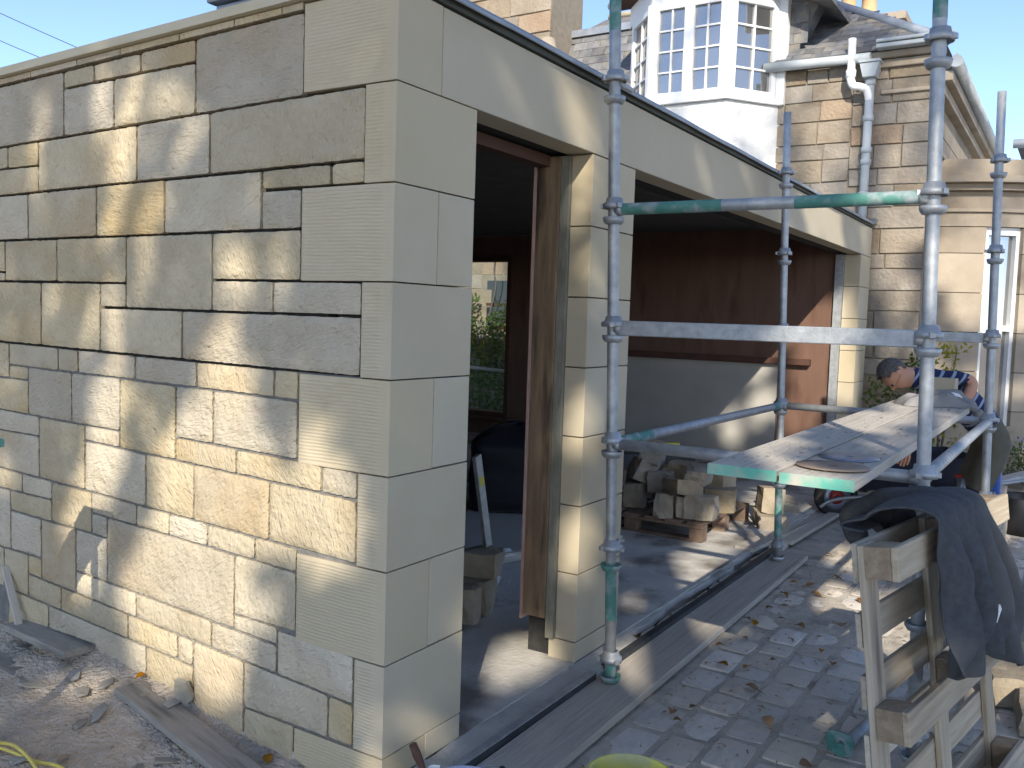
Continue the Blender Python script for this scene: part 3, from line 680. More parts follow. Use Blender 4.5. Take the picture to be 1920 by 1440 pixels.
for i, (x, y, a, c, rz) in enumerate(chips):
    me = chip_mesh(40+i, a, c*.8, .009+.006*(i % 3 == 0), M_chip, pts=5, jag=.45)
    o = inst('stone_chip', me, None, (x, y, soil_z(x, y)+.004), (rnd.uniform(-.15, .15), rnd.uniform(-.15, .15), rz))
    lab = {0: 'largest flat sandstone chip in the sunlit patch of soil', 1: 'flat chip just behind the largest chip, nearer the wall', 3: 'longest narrow sandstone chip in the sunlit soil', 4: 'pale squarish chip beside the middle of the long dirty board',
           5: 'narrow chip lying across the end of the left plank', 6: 'chip between the short half buried plank and the sunlit soil', 7: 'chip resting at the wall foot beside the upright chip', 12: 'chip nearest the lower left corner by the cable', 8: 'chip touching the end of the short half buried plank'}.get(i, 'small flat sandstone chip scattered on the grey soil by the wall')
    tag(o, lab, 'stone chip', 'stone chips on the soil')
o = inst('stone_chip', chip_mesh(77, .07, .045, .025, M_chip, pts=5), None, (-.035, .97, soil_z(-.03, .97)+.05), (0, R(75), .3))
tag(o, 'narrow stone chip standing on end against the base of the wall', 'stone chip')
# loose grit, far too small to count
b = MB()
for k in range(1500):
    x = -rnd.random()**1.3*1.3; y = rnd.uniform(-.2, 2.9); z = soil_z(x, y); s_ = .003+.009*rnd.random()**3
    vs = [(x+rnd.uniform(-s_, s_)*1.6, y+rnd.uniform(-s_, s_)*1.6, z+rnd.uniform(-.2, 1.2)*s_) for _ in range(4)]
    b.add(vs, [(0, 1, 2), (0, 2, 3), (0, 3, 1), (1, 3, 2)])
stuff(b.build('grit', M_chip))
# litter on the setts: crumbs and leaf fragments
b = MB(); b2 = MB()
for k in range(3400):
    x = rnd.uniform(.2, 6); y = -.42-rnd.random()**1.2*1.8; s_ = .002+.006*rnd.random()**3
    z = GZ+.004
    t_ = b if rnd.random() < .45 else b2
    a = rnd.random()*6.28; l = s_*rnd.uniform(1, 3.5)
    d = Vector((math.cos(a)*l, math.sin(a)*l, 0)); q = Vector((-math.sin(a)*s_, math.cos(a)*s_, 0)); c = Vector((x, y, z))
    t_.add([c-d, c+q*.7+Vector((0, 0, s_)), c+d, c-q*.7+Vector((0, 0, s_*.3))], [(0, 1, 2), (0, 2, 3), (1, 3, 2), (0, 3, 1)])
stuff(b.build('crumbs', M_chip)); stuff(b2.build('leaf_litter', M_litter))

def leaf_mesh(seed):
    r_ = random.Random(seed); b = MB()
    pr = [(0, .03), (.2, .32), (.45, .46), (.7, .34), (.9, .14), (1, 0)]
    vs = []
    cu = r_.uniform(.15, .45)
    for t, wv in pr:
        zz_ = cu*math.sin(t*3.1)*.35+r_.uniform(-.03, .03)
        vs += [(t-.5, wv*.8, zz_+wv*cu*r_.uniform(.5, 1.4)), (t-.5, 0, zz_), (t-.5, -wv*.8, zz_+wv*cu*r_.uniform(.5, 1.4))]
    b.add(vs, [(i*3+k, i*3+k+1, i*3+4+k, i*3+3+k) for i in range(5) for k in range(2)], True)
    b.tube([(-.5, 0, 0), (-.8, .05, .04)], .02, 4)
    return b.mesh('fallen_leaf', M_autumn)
LV = [leaf_mesh(i) for i in range(6)]
lv = [(2.624, -.40), (3.243, -.42), (3.206, -.443), (1.9, -.512), (1.938, -.617), (1.254, -.517), (1.187, -.568), (3.983, -.391), (3.508, -.42), (4.391, -.43),
      (2.325, -.48), (2.135, -.417), (2.379, -.86), (2.872, -.858), (1.395, -.876), (1.705, -.716), (1.124, -1.1), (2.679, -.676), (2.748, -.556), (3.541, -.518), (5.068, -.425),
      (1.358, -.571), (1.839, -.847), (2.227, -.947), (2.179, -1.151), (3.0, -.50), (2.9, -.44), (3.35, -.6), (2.6, -.45), (2.1, -.7), (3.8, -.62), (4.4, -.7), (4.9, -.62), (3.4, -.85)]
for i, (x, y) in enumerate(lv):
    s_ = rnd.uniform(.04, .075)*(1.35 if i in (3, 16) else 1)
    o = inst('fallen_leaf', LV[i % 6], None, (x, y, GZ+.012), (rnd.uniform(-.3, .3), rnd.uniform(-.3, .3), rnd.random()*6.3), (s_, s_, s_))
    tag(o, 'small curled brown autumn leaf lying on the grey setts', 'leaf', 'fallen leaves on the setts')
for i, (x, y) in enumerate(((-.03, 1.23), (-.222, .634), (-.10, .60), (-.481, 1.023), (-.05, .48))):
    o = inst('fallen_leaf', LV[i % 6], None, (x, y, soil_z(x, y)+.014), (.2, .2, i), (.055, .055, .055))
    tag(o, ['orange leaf on the soil at the wall foot above the long board', 'orange brown leaf on the soil beside the silver scrap', 'brown leaf between the long board and the wall', 'orange leaf lying next to the yellow cable', 'brown leaf on the soil closest to the ribbed corner'][i], 'leaf', 'fallen leaves on the soil')

def board(name, p0, p1, wd, th, mt, label, cat='board', group=None, bev=.003, roll=0):
    p0 = Vector(p0); p1 = Vector(p1); d = p1-p0; L_ = d.length
    b = MB(); nseg = max(2, int(L_/.25)); vs = []
    for i in range(nseg+1):
        x = -L_/2+L_*i/nseg; q = .002*nz(x*2, wd, L_)
        vs += [(x, -wd/2, -th/2+q), (x, wd/2, -th/2+q), (x, wd/2, th/2+q), (x, -wd/2, th/2+q)]
    fs = [(3, 2, 1, 0), tuple(nseg*4+k for k in range(4))] + [(i*4+k, i*4+(k+1) % 4, i*4+4+(k+1) % 4, i*4+4+k) for i in range(nseg) for k in range(4)]
    b.add(vs, fs)
    c = (p0+p1)/2
    o = b.build(name, mt, None, c, bevel=bev)
    o.rotation_euler = (Matrix.Rotation(math.atan2(d.y, d.x), 4, 'Z') @ Matrix.Rotation(-math.asin(d.z/L_), 4, 'Y') @ Matrix.Rotation(roll, 4, 'X')).to_euler()
    if label: tag(o, label, cat, group)
    return o
M_dirtyw = mat('dirty_plank', (.24, .22, .185), (.34, .31, .265), scale=5, stretch=(1, 8, 8), rough=1, bump=.4, bscale=20, c3=(.10, .095, .085), c3_at=.62)
board('sole_board', (.1, -.262, -.139), (4.16, -.228, -.139), .235, .037, M_wood, 'long dusty scaffold board on the setts carrying the two wall side scaffold posts')
board('ground_plank', (-.075, 1.58, .028), (-.035, 2.12, .02), .13, .03, M_dirtyw, 'short dirty plank half buried in soil close to the wall')
board('ground_plank', (-.225, 1.56, -.07), (-.19, 2.3, -.06), .10, .03, M_dirtyw, 'dirty plank lying flat on the soil nearer the yellow cable side')
board('ground_plank', (-.075, 1.24, -.035), (-.19, .30, -.145), .13, .025, M_dirtyw, 'long dirty board lying along the foot of the stone wall')
board('loose_plank', (3.9, .03, -.085), (5.7, -.05, -.135), .14, .03, M_wood, 'loose board lying beyond the channel edging near the barrow wheel')
board('loose_plank', (4.45, -.11, -.125), (5.75, -.165, -.125), .09, .03, M_wood, 'narrow loose board lying beside the setts near the barrow wheel')
o = board('batten', (-.06, 2.05, -.0), (-.02, 2.25, .26), .03, .02, M_wood, 'thin pale batten leaning at the left edge by the wall', 'batten')
b = MB(); b.box(-.03, .03, -.012, .012, 0, .012)
tag(b.build('foil_scrap', M_steel, None, (-.25, .531, soil_z(-.25, .53)+.006), rot=(0, .2, .8), bevel=.003), 'shiny silver scrap on the soil beside the long board', 'scrap')
b = MB()
def sm(pts, n=8):
    pts = [Vector(p) for p in pts]; out = []
    for i in range(len(pts)-1):
        p0, p1, p2, p3 = pts[max(i-1, 0)], pts[i], pts[i+1], pts[min(i+2, len(pts)-1)]
        for k in range(n):
            t = k/n
            out.append(.5*((2*p1)+(p2-p0)*t+(2*p0-5*p1+4*p2-p3)*t*t+(3*p1-p0-3*p2+p3)*t**3))
    out.append(pts[-1]); return out
def gl_(pts, r=.008): return [(x, y, soil_z(x, y)+r+.004) for x, y in pts]
b.tube(sm(gl_([(-.75, 1.6), (-.607, 1.25), (-.555, 1.092), (-.52, .98), (-.53, .87), (-.6, .75), (-.8, .7)])), .006, 8)
b.tube(sm([(x, y, z+.012) for x, y, z in gl_([(-.95, 1.5), (-.70, 1.38), (-.59, 1.24), (-.564, 1.158), (-.58, 1.02), (-.63, .9), (-.75, .85)])]), .006, 8)
tag(b.build('yellow_cable', M_cable), 'yellow cable looping over the soil in the bottom left corner', 'cable')
# trestle at the left edge
t = tag(empty('trestle', (-.5, 1.28, -.1)), 'dark trestle post carrying a green ended board at the left edge', 'trestle')
def wpart(bm_, name, mt, par, bev=0):
    o = bm_.build(name, mt, par, bevel=bev)
    o.matrix_parent_inverse = Matrix.Translation(par.location).inverted()
    return o
b = MB(); b.tube([(-.652, 1.258, -.1), (-.64, 1.26, .985)], .022, 10); wpart(b, 'post', mat('maroon_paint', (.05, .012, .02), (.08, .02, .03), rough=.6), t)
b = MB(); b.box(-1.4, -.612, 1.14, 1.35, .99, 1.018); wpart(b, 'plank', M_green, t, .003)

# ================================================================ SCAFFOLD
LEAN = (-.0255, .0235)
Z0 = -.12
def sp(x, y, z):
    return Vector((x+LEAN[0]*(z-Z0), y+LEAN[1]*(z-Z0), z))
scaf = tag(empty('scaffold', (2.6, -.8, Z0)), 'galvanised cup lock scaffold bay with green painted tube ends standing before the garage', 'scaffold')
PO = dict(a=(1.31, -.2, 3.4), b=(3.87, -.21, 2.875), c=(1.31, -1.44, 3.3), d=(3.87, -1.45, 2.88))
CUPS = [-.1, .4, .9, 1.4, 1.9, 2.4, 2.9]
def sbuild(b, name, mt, par=scaf, bev=0):
    o = b.build(name, mt, par, bevel=bev)
    o.matrix_parent_inverse = Matrix.Translation(scaf.location).inverted() if par is scaf else Matrix()
    return o
for k, (x, y, top) in PO.items():
    b = MB(); zs = [Z0+.001, .55, 1.2, 1.9, 2.5, top]
    b.tube([sp(x, y, z) for z in zs], .0242, 16)
    st_ = sbuild(b, 'standard', M_galv)
    for z0, z1 in {'a': ((-.115, .0), (.165, .42), (2.68, 3.39)), 'b': ((.05, .42),), 'c': ((2.55, 3.2),), 'd': ((-.1, .2),)}[k]:
        b = MB(); b.tube([sp(x, y, z0), sp(x, y, z1)], .0247, 16, cap=False)
        o = b.build('painted_band', M_green, st_)
    for z in CUPS:
        if z > top-.05: continue
        b = MB(); c = sp(x, y, z)
        b.lathe([(.026, -.018), (.036, -.016), (.045, -.002), (.047, .012), (.043, .013), (.040, .0), (.026, -.004)], c, 20)
        b.build('lower_cup', M_green if (k == 'a' and z in (.4, -.1)) else M_galv, st_)
        b = MB(); used = abs(z-.9) < .01 or abs(z-1.4) < .01 or abs(z-1.9) < .01
        zt = .062 if used else .088
        b.lathe([(.026, zt+.034), (.034, zt+.032), (.038, zt+.012), (.048, zt+.008), (.049, zt-.014), (.045, zt-.014), (.042, zt), (.026, zt+.004)], c, 20)
        for q in range(3):
            a = q*2.1+z
            Mx = Matrix.Translation(c) @ Matrix.Rotation(a, 4, 'Z')
            b.box(.040, .058, -.010, .010, zt-.012, zt+.006, Mx)
        b.build('top_cup', M_galv, st_)
def rail(p, q, name, mt, green=(), sec=None):
    p = sp(*p); q = sp(*q)
    d = (q-p).normalized(); a = p+d*.03; e = q-d*.03
    b = MB()
    if sec:
        up = Vector((0, 0, 1)); sd = d.cross(up).normalized(); w_, h_ = sec
        vs = [r0+sd*i*w_/2+up*j*h_/2 for r0 in (a, e) for i, j in ((-1, -1), (1, -1), (1, 1), (-1, 1))]
        b.add(vs, [(0, 1, 2, 3), (7, 6, 5, 4)]+[(k, 4+k, 4+(k+1) % 4, (k+1) % 4) for k in range(4)])
        o = sbuild(b, name, mt, bev=.004)
    else:
        b.tube([a, (a+e)/2, e], .0242, 16)
        o = sbuild(b, name, mt)
    for r0 in (a, e):     # forged blade ends that sit in the cups
        b = MB(); dd = d if r0 is e else -d
        c = r0+dd*.006
        b.tube([c-dd*.02, c+dd*.012], .027, 12); b.build('blade_end', M_galv, o)
    for t0, t1 in green:
        b = MB(); b.tube([a+(e-a)*t0, a+(e-a)*t1], .0247, 16, cap=False); b.build('painted_band', M_green, o)
    return o
A, B_, C_, D_ = [PO[k][:2] for k in 'abcd']
rail((*A, 1.945), (*C_, 1.945), 'guard_rail', M_galv, ((.0, .38), (.62, 1.0)))
rail((*A, 1.445), (*C_, 1.445), 'mid_rail', M_galv, sec=(.026, .064))
rail((*B_, 1.445), (*D_, 1.445), 'mid_rail', M_galv, sec=(.026, .06))
rail((*A, .945), (*C_, .945), 'transom', M_galv)
rail((*B_, .945), (*D_, .945), 'transom', M_galv)
rail((*A, .945), (*B_, .945), 'ledger', M_galv, ((0, .16), (.93, 1)))
rail((*C_, .945), (*D_, .945), 'ledger', M_galv)
b = MB(); b.tube([sp(*A, 2.465)+Vector((-.0, -.02, 0)), sp(*A, 2.465)+Vector((.12, -.02, 0))], .012, 8)
sbuild(b, 'coupler_bolt', M_galv)

# boards lying on the scaffold
def scaff_plank(x0, x1, y0, y1, label, seed):
    t = tag(empty('scaffold_plank', ((x0+x1)/2, (y0+y1)/2, .972)), label, 'plank', 'planks lying on the scaffold')
    b = MB(); L_ = x1-x0; W_ = y1-y0; nsg = 16; vs = []
    for i in range(nsg+1):
        x = -L_/2+.004+(L_-.008)*i/nsg; q = .003*nz(x*1.3, seed, 1)
        vs += [(x, -W_/2, q), (x, W_/2, q), (x, W_/2, .037+q), (x, -W_/2, .037+q)]
    b.add(vs, [(3, 2, 1, 0), tuple(nsg*4+k for k in range(4))]+[(i*4+k, i*4+(k+1) % 4, i*4+4+(k+1) % 4, i*4+4+k) for i in range(nsg) for k in range(4)])
    b.build('board', M_wood, t, bevel=.003)
    b = MB(); b.box(-L_/2-.0015, -L_/2+.003, -W_/2+.0, W_/2-.0, .001, .037)
    b.build('green_end', mat('worn_green_end', (.10, .36, .27), (.16, .44, .34), scale=14, rough=.7, c3=(.42, .38, .32), c3_at=.60, c3_scale=9), t)
    return t
scaff_plank(.66, 4.56, -1.062, -.832, 'scaffold plank with a bright green end, the one nearer the garage', 1)
scaff_plank(.645, 4.02, -1.306, -1.076, 'scaffold plank with a faded green end carrying two cutting discs', 2)
def disc(c, r_, mt, label, tilt):
    b = MB(); b.lathe([(.014, .0), (.014, .003), (.03, .0032), (r_*.6, .003), (r_, .003), (r_, 0), (.014, 0)], (0, 0, 0), 48)
    o = b.build('cutting_disc', mt, None, c); o.rotation_euler = tilt
    return tag(o, label, 'cutting disc')
disc((.865, -1.19, 1.014), .118, M_disc, 'worn tan stone cutting disc lying on the near end of the plank', (0, R(.5), 0))
disc((1.135, -1.185, 1.012), .105, M_steel, 'blue grey steel cutting disc lying behind the tan disc', (0, 0, 0))
# sawdust and chippings on the planks
b = MB()
for k in range(420):
    x = rnd.uniform(1.2, 4.3) if rnd.random() < .7 else rnd.uniform(.7, 1.4); y = rnd.uniform(-1.29, -.85)
    if x > 3.9 and y < -1.05 or abs(y+1.069) < .012: continue
    s_ = .002+.006*rnd.random()**2
    vs = [(x+rnd.uniform(-s_, s_)*2, y+rnd.uniform(-s_, s_)*2, 1.0095+rnd.uniform(-.2, 1)*s_) for _ in range(4)]
    b.add(vs, [(0, 1, 2), (0, 2, 3), (0, 3, 1), (1, 3, 2)])
stuff(b.build('stone_dust', M_stonec))
# ================================================================ HOUSE
XH = 7.65
house = tag(empty('stone_house', (9.5, 1.5, -.2)), 'old sandstone house with slate roofs and a white first floor bay window', 'house')
def hb(b, name, mt, par=house, bev=0):
    o = b.build(name, mt, par, bevel=bev)
    o.matrix_parent_inverse = Matrix.Translation(house.location).inverted() if par is house else Matrix()
    return o
YC = -.47
def rubble(x, y0, y1, z0, z1, par, hmin=.13, hmax=.24, lmin=.22, lmax=.5, axis=0, seed=3, orange=.1, mts=None, hole=None):
    """squared rubble in courses on a wall facing -x (axis 0) or -y (axis 1)"""
    r_ = random.Random(seed); z = z0
    while z < z1-.02:
        h = min(r_.uniform(hmin, hmax), z1-z)
        if z1-z-h < .07: h = z1-z
        y = y0
        while y < y1-.01:
            l = min(r_.uniform(lmin, lmax), y1-y)
            if y1-y-l < .12: l = y1-y
            if not (hole and hole(y+l/2, z+h/2)):
                b = MB(); g_ = .004; d = .003+.010*r_.random()
                p = []
                for a, c in ((0, 0), (1, 0), (1, 1), (0, 1)):
                    p.append((y+g_+(l-2*g_)*a+r_.uniform(-.006, .006), z+g_+(h-2*g_)*c+r_.uniform(-.005, .005)))
                def P_(u, v, t): return (t, u, v) if axis == 0 else (u, t, v)
                cy = sum(q[0] for q in p)/4; cz_ = sum(q[1] for q in p)/4
                vs = [P_(q[0], q[1], x+.05) for q in p] + [P_(q[0], q[1], x+.006) for q in p] + [P_(cy+(q[0]-cy)*.96, cz_+(q[1]-cz_)*.94, x-d) for q in p]
                fs = [(i, (i+1) % 4, 4+(i+1) % 4, 4+i) for i in range(4)]+[(4+i, 4+(i+1) % 4, 8+(i+1) % 4, 8+i) for i in range(4)]+[(8, 9, 10, 11)]
                b.add(vs, fs)
                m_ = M_horange if r_.random() < orange else (mts or M_hstone)
                b.build('stone', m_, par)
            y += l
        z += h
# front wing wall (faces the garage)
b = MB(); b.box(XH+.012, XH+.4, YC+.004, 3.3, -.4, 4.24)
fwall = hb(b, 'front_wall', M_hmort)
rubble(XH, .30, 1.12, 2.50, 4.2, fwall, seed=5, orange=.02)
rubble(XH, YC, .30, 2.95, 4.2, fwall, hmin=.15, hmax=.24, lmin=.25, lmax=.5, seed=8, orange=.02)
rubble(XH, YC, .1, -.2, 2.95, fwall, hmin=.15, hmax=.26, lmin=.25, lmax=.57, seed=12, orange=.06)
b = MB(); b.box(XH-.035, XH+.05, YC-.02, .02, 3.86, 3.90); hb(b, 'string_course', M_hashlar, bev=.01)
b = MB(); b.box(XH-.05, XH+.05, YC-.05, .16, 4.12, 4.2); b.box(XH-.10, XH+.05, YC-.09, .16, 4.205, 4.27); hb(b, 'eaves_cornice', M_hashlar, bev=.012)
# side wall (runs away to the right)
b = MB(); b.box(XH+.4, 14.2, YC+.004, YC+.4, -.4, 4.0); swall = hb(b, 'side_wall', M_hmort)
for i in range(9):
    for k in range(3):
        x0 = XH+.42+i*.72; z0 = 2.7+k*.42
        bb = MB(); bb.box(x0+.006, x0+.714, YC-.008, YC+.05, z0+.006, z0+.414); bb.build('ashlar_stone', M_hashlar, swall)
b = MB(); b.box(XH+.03, 14.2, YC-.05, YC+.02, 3.30, 3.35); b.box(XH+.03, 14.2, YC-.10, YC+.02, 3.82, 3.92); b.box(XH-.06, 14.2, YC-.17, YC+.02, 3.925, 4.02)
hb(b, 'side_cornice', M_hashlar, bev=.01)
b = MB(); b.tube([(XH-.12, YC-.2, 4.09), (14.2, YC-.2, 4.05)], .06, 12); b.tube([(XH-.12, YC-.2, 4.145), (14.2, YC-.2, 4.105)], .016, 6)
hb(b, 'side_gutter', M_pipe)
# hipped roof above: slates on the slope facing the garage
k_ = math.tan(R(38))
b = MB()
E0 = (XH-.1, YC-.1, 4.27); E1 = (XH-.1, 3.2, 4.27); T0 = (8.75, .78, 5.16); T1 = (8.75, 3.2, 5.16); F0 = (14.2, YC-.1, 4.27); F1 = (14.2, .78, 5.16); Bk = (14.2, 3.2, 5.16)
b.add([E0, E1, T1, T0, F0, F1, Bk], [(0, 1, 2, 3), (4, 0, 3, 5), (3, 2, 6, 5)])
roof = hb(b, 'roof', M_slate)
sb = MB(); sb.box(-.09, .09, 0, .2, 0, .009); SL = sb.mesh('slate', M_slate)
nrm = math.atan(k_)
def slates(par, e0, e1, up, rows, expo, wid, inside, rotm, seed=1):
    r_ = random.Random(seed); e0 = Vector(e0); e1 = Vector(e1); up = Vector(up).normalized(); d = (e1-e0); L_ = d.length; d.normalize()
    nn_ = d.cross(up)
    if nn_.x > 0: nn_ = -nn_
    Mx = Matrix((d, up, nn_)).transposed() if d.cross(up).dot(nn_) > 0 else Matrix((-d, up, nn_)).transposed()
    for j in range(rows):
        t = (j % 2)*.5
        while t*wid < L_:
            c = e0+d*(t*wid)+up*(j*expo)
            if inside(t*wid, j*expo):
                o = inst('slate', SL, par, c+nn_*.010*(1+.3*r_.random()))
                Rr = Mx.to_4x4() @ Matrix.Rotation(-.045, 4, 'X') @ Matrix.Rotation(r_.uniform(-.02, .02), 4, 'Z')
                o.rotation_euler = Rr.to_euler(); o.scale = (wid/.18*.97, expo/.2*1.9, 1)
            t += 1
upv = (1, 0, k_)
Ltot = 1.25-(YC-.1)
slates(roof, (XH-.1, YC-.1, 4.272), (XH-.1, 1.25, 4.272), upv, 11, .125, .2,
       lambda u, v: (u > v*.98*1.0+.02) and (u < Ltot+.05-max(0, v)*.25), None, 2)
b = MB(); b.tube([(XH-.1, YC-.1, 4.30), (8.75, .78, 5.19), ], .06, 8); b.tube([(8.75, .78, 5.19), (8.75, 3.2, 5.19)], .06, 8); b.build('hip_lead', M_lead, roof)
b = MB(); b.tube([(8.75, .78, 5.2), (8.75, .78, 5.55)], .012, 6); b.build('finial', M_white, roof)
# half round gutter with drop, hopper and swan neck
b = MB(); b.tube([(XH-.13, .12, 4.215), (XH-.13, 1.2, 4.235)], .05, 12); hb(b, 'gutter', M_pipe)
b = MB(); b.box(XH-.22, XH-.09, YC-.16, .06, 4.275, 4.32); b.box(XH-.24, XH-.09, YC-.18, .06, 4.325, 4.36); hb(b, 'moulded_gutter', M_pipe, bev=.012)
dp = empty('downpipe'); dp.parent = house; dp.matrix_parent_inverse = Matrix.Translation(house.location).inverted()
YP = .12
b = MB(); b.tube([(XH-.075, YP, 2.50), (XH-.07, YP, 4.02)], .043, 14)
b.build('pipe', M_pipe, dp)
for z in (2.85, 3.18, 3.30, 3.62, 3.98):
    b = MB(); b.lathe([(.043, -.03), (.053, -.026), (.053, .026), (.043, .03)], (XH-.073, YP, z), 14); b.build('collar', M_pipe, dp)
b = MB(); b.prism([(YP-.06, 4.02), (YP+.06, 4.02), (YP+.095, 4.16), (YP-.095, 4.16)], 0, XH-.17, XH-.01)
b.box(XH-.185, XH, YP-.105, YP+.105, 4.162, 4.185); b.build('hopper', M_pipe, dp)
b = MB(); b.tube(sm([(XH-.14, .305, 4.42), (XH-.14, .30, 4.1), (XH-.14, .30, 4.02), (XH-.14, .27, 3.95), (XH-.13, .20, 3.93), (XH-.10, .145, 3.90), (XH-.075, YP, 3.80)], 6), .040, 14)
b.lathe([(.04, -.04), (.05, -.035), (.05, .035), (.04, .04)], (XH-.14, .30, 4.07), 14)
b.build('swan_neck', M_white, dp)
# chimney with two pots beyond the roof
ch = empty('chimney'); ch.parent = house; ch.matrix_parent_inverse = Matrix.Translation(house.location).inverted()
b = MB(); b.box(10.3, 10.95, .35, 1.75, 4.6, 5.42); b.box(10.24, 11.0, .28, 1.82, 5.425, 5.52); b.build('stack', M_hashlar, ch)
for (x, y) in ((10.52, 1.05), (10.66, .815)):
    b = MB(); b.lathe([(.12, 0), (.125, .06), (.10, .10), (.095, .34), (.12, .37), (.12, .40), (.095, .42), (.10, .50), (.125, .55), (.105, .60), (.08, .60)], (x, y, 5.521), 20)
    b.build('chimney_pot', M_pot, ch)
# ---- white bay window
XB = 7.1
bay = empty('bay_window'); bay.parent = house; bay.matrix_parent_inverse = Matrix.Translation(house.location).inverted()
poly = [(XH+.05, .98), (XH, 1.06), (XB, 1.46), (XB, 2.35), (XH, 2.86), (XH+.05, 2.9)]
b = MB(); b.prism(poly, 2, 2.56, 3.84); b.build('roughcast_base', M_render, bay)
def offp(d): return [(XH+.06, .98-d), (XH, 1.06-d), (XB-d, 1.46-d*.35), (XB-d, 2.35+d*.35), (XH, 2.86+d), (XH+.06, 2.9+d)]
b = MB(); b.prism(offp(.05), 2, 3.845, 3.90); b.build('sill', M_white, bay, bevel=.008)
b = MB(); b.prism(offp(.0), 2, 4.93, 5.16); b.build('head', M_white, bay)
# roof of the bay: soffit, gutter and slated cone
b = MB(); b.prism(offp(.22), 2, 5.165, 5.20); b.build('soffit', M_rail, bay)
b = MB(); pp = offp(.25)
b.tube([(x, y, 5.235) for x, y in pp], .055, 10); b.build('bay_gutter', M_pipe, bay)
b = MB(); bp_ = offp(.22)
b.add([(x, y, 5.205) for x, y in bp_]+[(8.6, 1.9, 6.6)], [(i, i+1, 6) for i in range(5)]); b.build('bay_roof', M_slate, bay)
def casement(p0, p1, z0, z1, cols, parent, name='window', posts=True):
    """glazed light between plan points p0 and p1 : frame, bars, panes"""
    p0 = Vector((*p0, 0)); p1 = Vector((*p1, 0)); d = p1-p0; L_ = d.length; d.normalize()
    nrm_ = Vector((d.y, -d.x, 0))
    if nrm_.x > 0: nrm_ = -nrm_
    Mx = Matrix((( d.x, nrm_.x, 0, p0.x), (d.y, nrm_.y, 0, p0.y), (0, 0, 1, 0), (0, 0, 0, 1)))
    w_ = empty(name); w_.parent = parent
    b = MB(); s_ = .055
    b.box(0, s_, -.07, .012, z0, z1, Mx); b.box(L_-s_, L_, -.07, .012, z0, z1, Mx); b.box(s_, L_-s_, -.07, .010, z0, z0+.07, Mx); b.box(s_, L_-s_, -.07, .010, z1-.06, z1, Mx)
    b.build('frame', M_white, w_)
    ww = (L_-2*s_)/cols; hh = (z1-z0-.13)/4
    b = MB()
    for i in range(1, cols): b.box(s_+ww*i-.009, s_+ww*i+.009, -.045, -.004, z0+.071, z1-.061, Mx)
    for j in range(1, 4):
        z = z0+.07+hh*j
        for i in range(cols): b.box(s_+ww*i+.0095, s_+ww*(i+1)-.0095, -.043, -.006, z-.009, z+.009, Mx)
    b.build('glazing_bars', M_white, w_)
    for i in range(cols):
        for j in range(4):
            b = MB(); Mt = Matrix.Rotation(rnd.uniform(-.006, .006), 4, 'Z')
            cx_ = s_+ww*(i+.5); cz_ = z0+.07+hh*(j+.5)
            b.box(-ww/2+.0, ww/2, -.002, .002, -hh/2, hh/2, Mx @ Matrix.Translation((cx_, -.03, cz_)) @ Mt)
            b.build('pane', M_glass, w_)
F1_, F2_ = (XB, 2.31), (XB, 1.50)
mid = (XB, 1.905)
casement(F1_, mid, 3.905, 4.925, 2, bay); casement(mid, F2_, 3.905, 4.925, 2, bay)
casement((XB+.03, 1.44), (XH-.06, 1.10), 3.905, 4.925, 2, bay)
casement((XH-.06, 2.80), (XB+.03, 2.38), 3.905, 4.925, 2, bay)
for (x, y) in ((XB+.005, 2.345), (XB+.005, 1.465)):
    b = MB(); b.tube([(x, y, 3.9), (x, y, 4.93)], .05, 8, smooth=False); b.build('mullion', M_white, bay)
b = MB(); b.box(XH-.06, XH+.06, 1.0, 1.09, 3.85, 5.16); b.build('corner_post', M_white, bay)
# curtains just inside the right hand light
b = MB(); vs = []
for i in range(13):
    t_ = i/12; yy_ = 1.14+.13*t_; xx_ = XH-.02+.02*math.sin(i*2.2)-.12*t_
    vs += [(xx_+.12, yy_+.05, 3.95), (xx_+.12, yy_+.05, 4.75)]
b.add(vs, [(i*2, i*2+2, i*2+3, i*2+1) for i in range(12)], True); b.build('curtain', M_paper, bay)
# slate hung cheek to the right of the bay
b = MB(); b.prism([(1.06, 4.24), (1.06, 5.2), (.55, 5.2), (.86, 4.6)], 0, XH+.06, XH+.3)
cheek = b.build('slate_cheek', M_slate, bay)
slates(cheek, (XH+.055, .58, 4.28), (XH+.055, 1.05, 4.28), (0.02, 0, 1), 9, .11, .15, lambda u, v: u > .30-v*.05, None, 8)
b = MB(); b.prism([(1.06, 5.04), (.50, 4.80), (.50, 4.86), (1.06, 5.12)], 0, XB+.25, XH+.9); b.build('side_eaves', M_slate, bay)
b = MB(); b.tube([(XB+.22, 1.12, 5.16), (XB+.22, .48, 4.86)], .05, 10); b.build('side_gutter', M_pipe, bay)
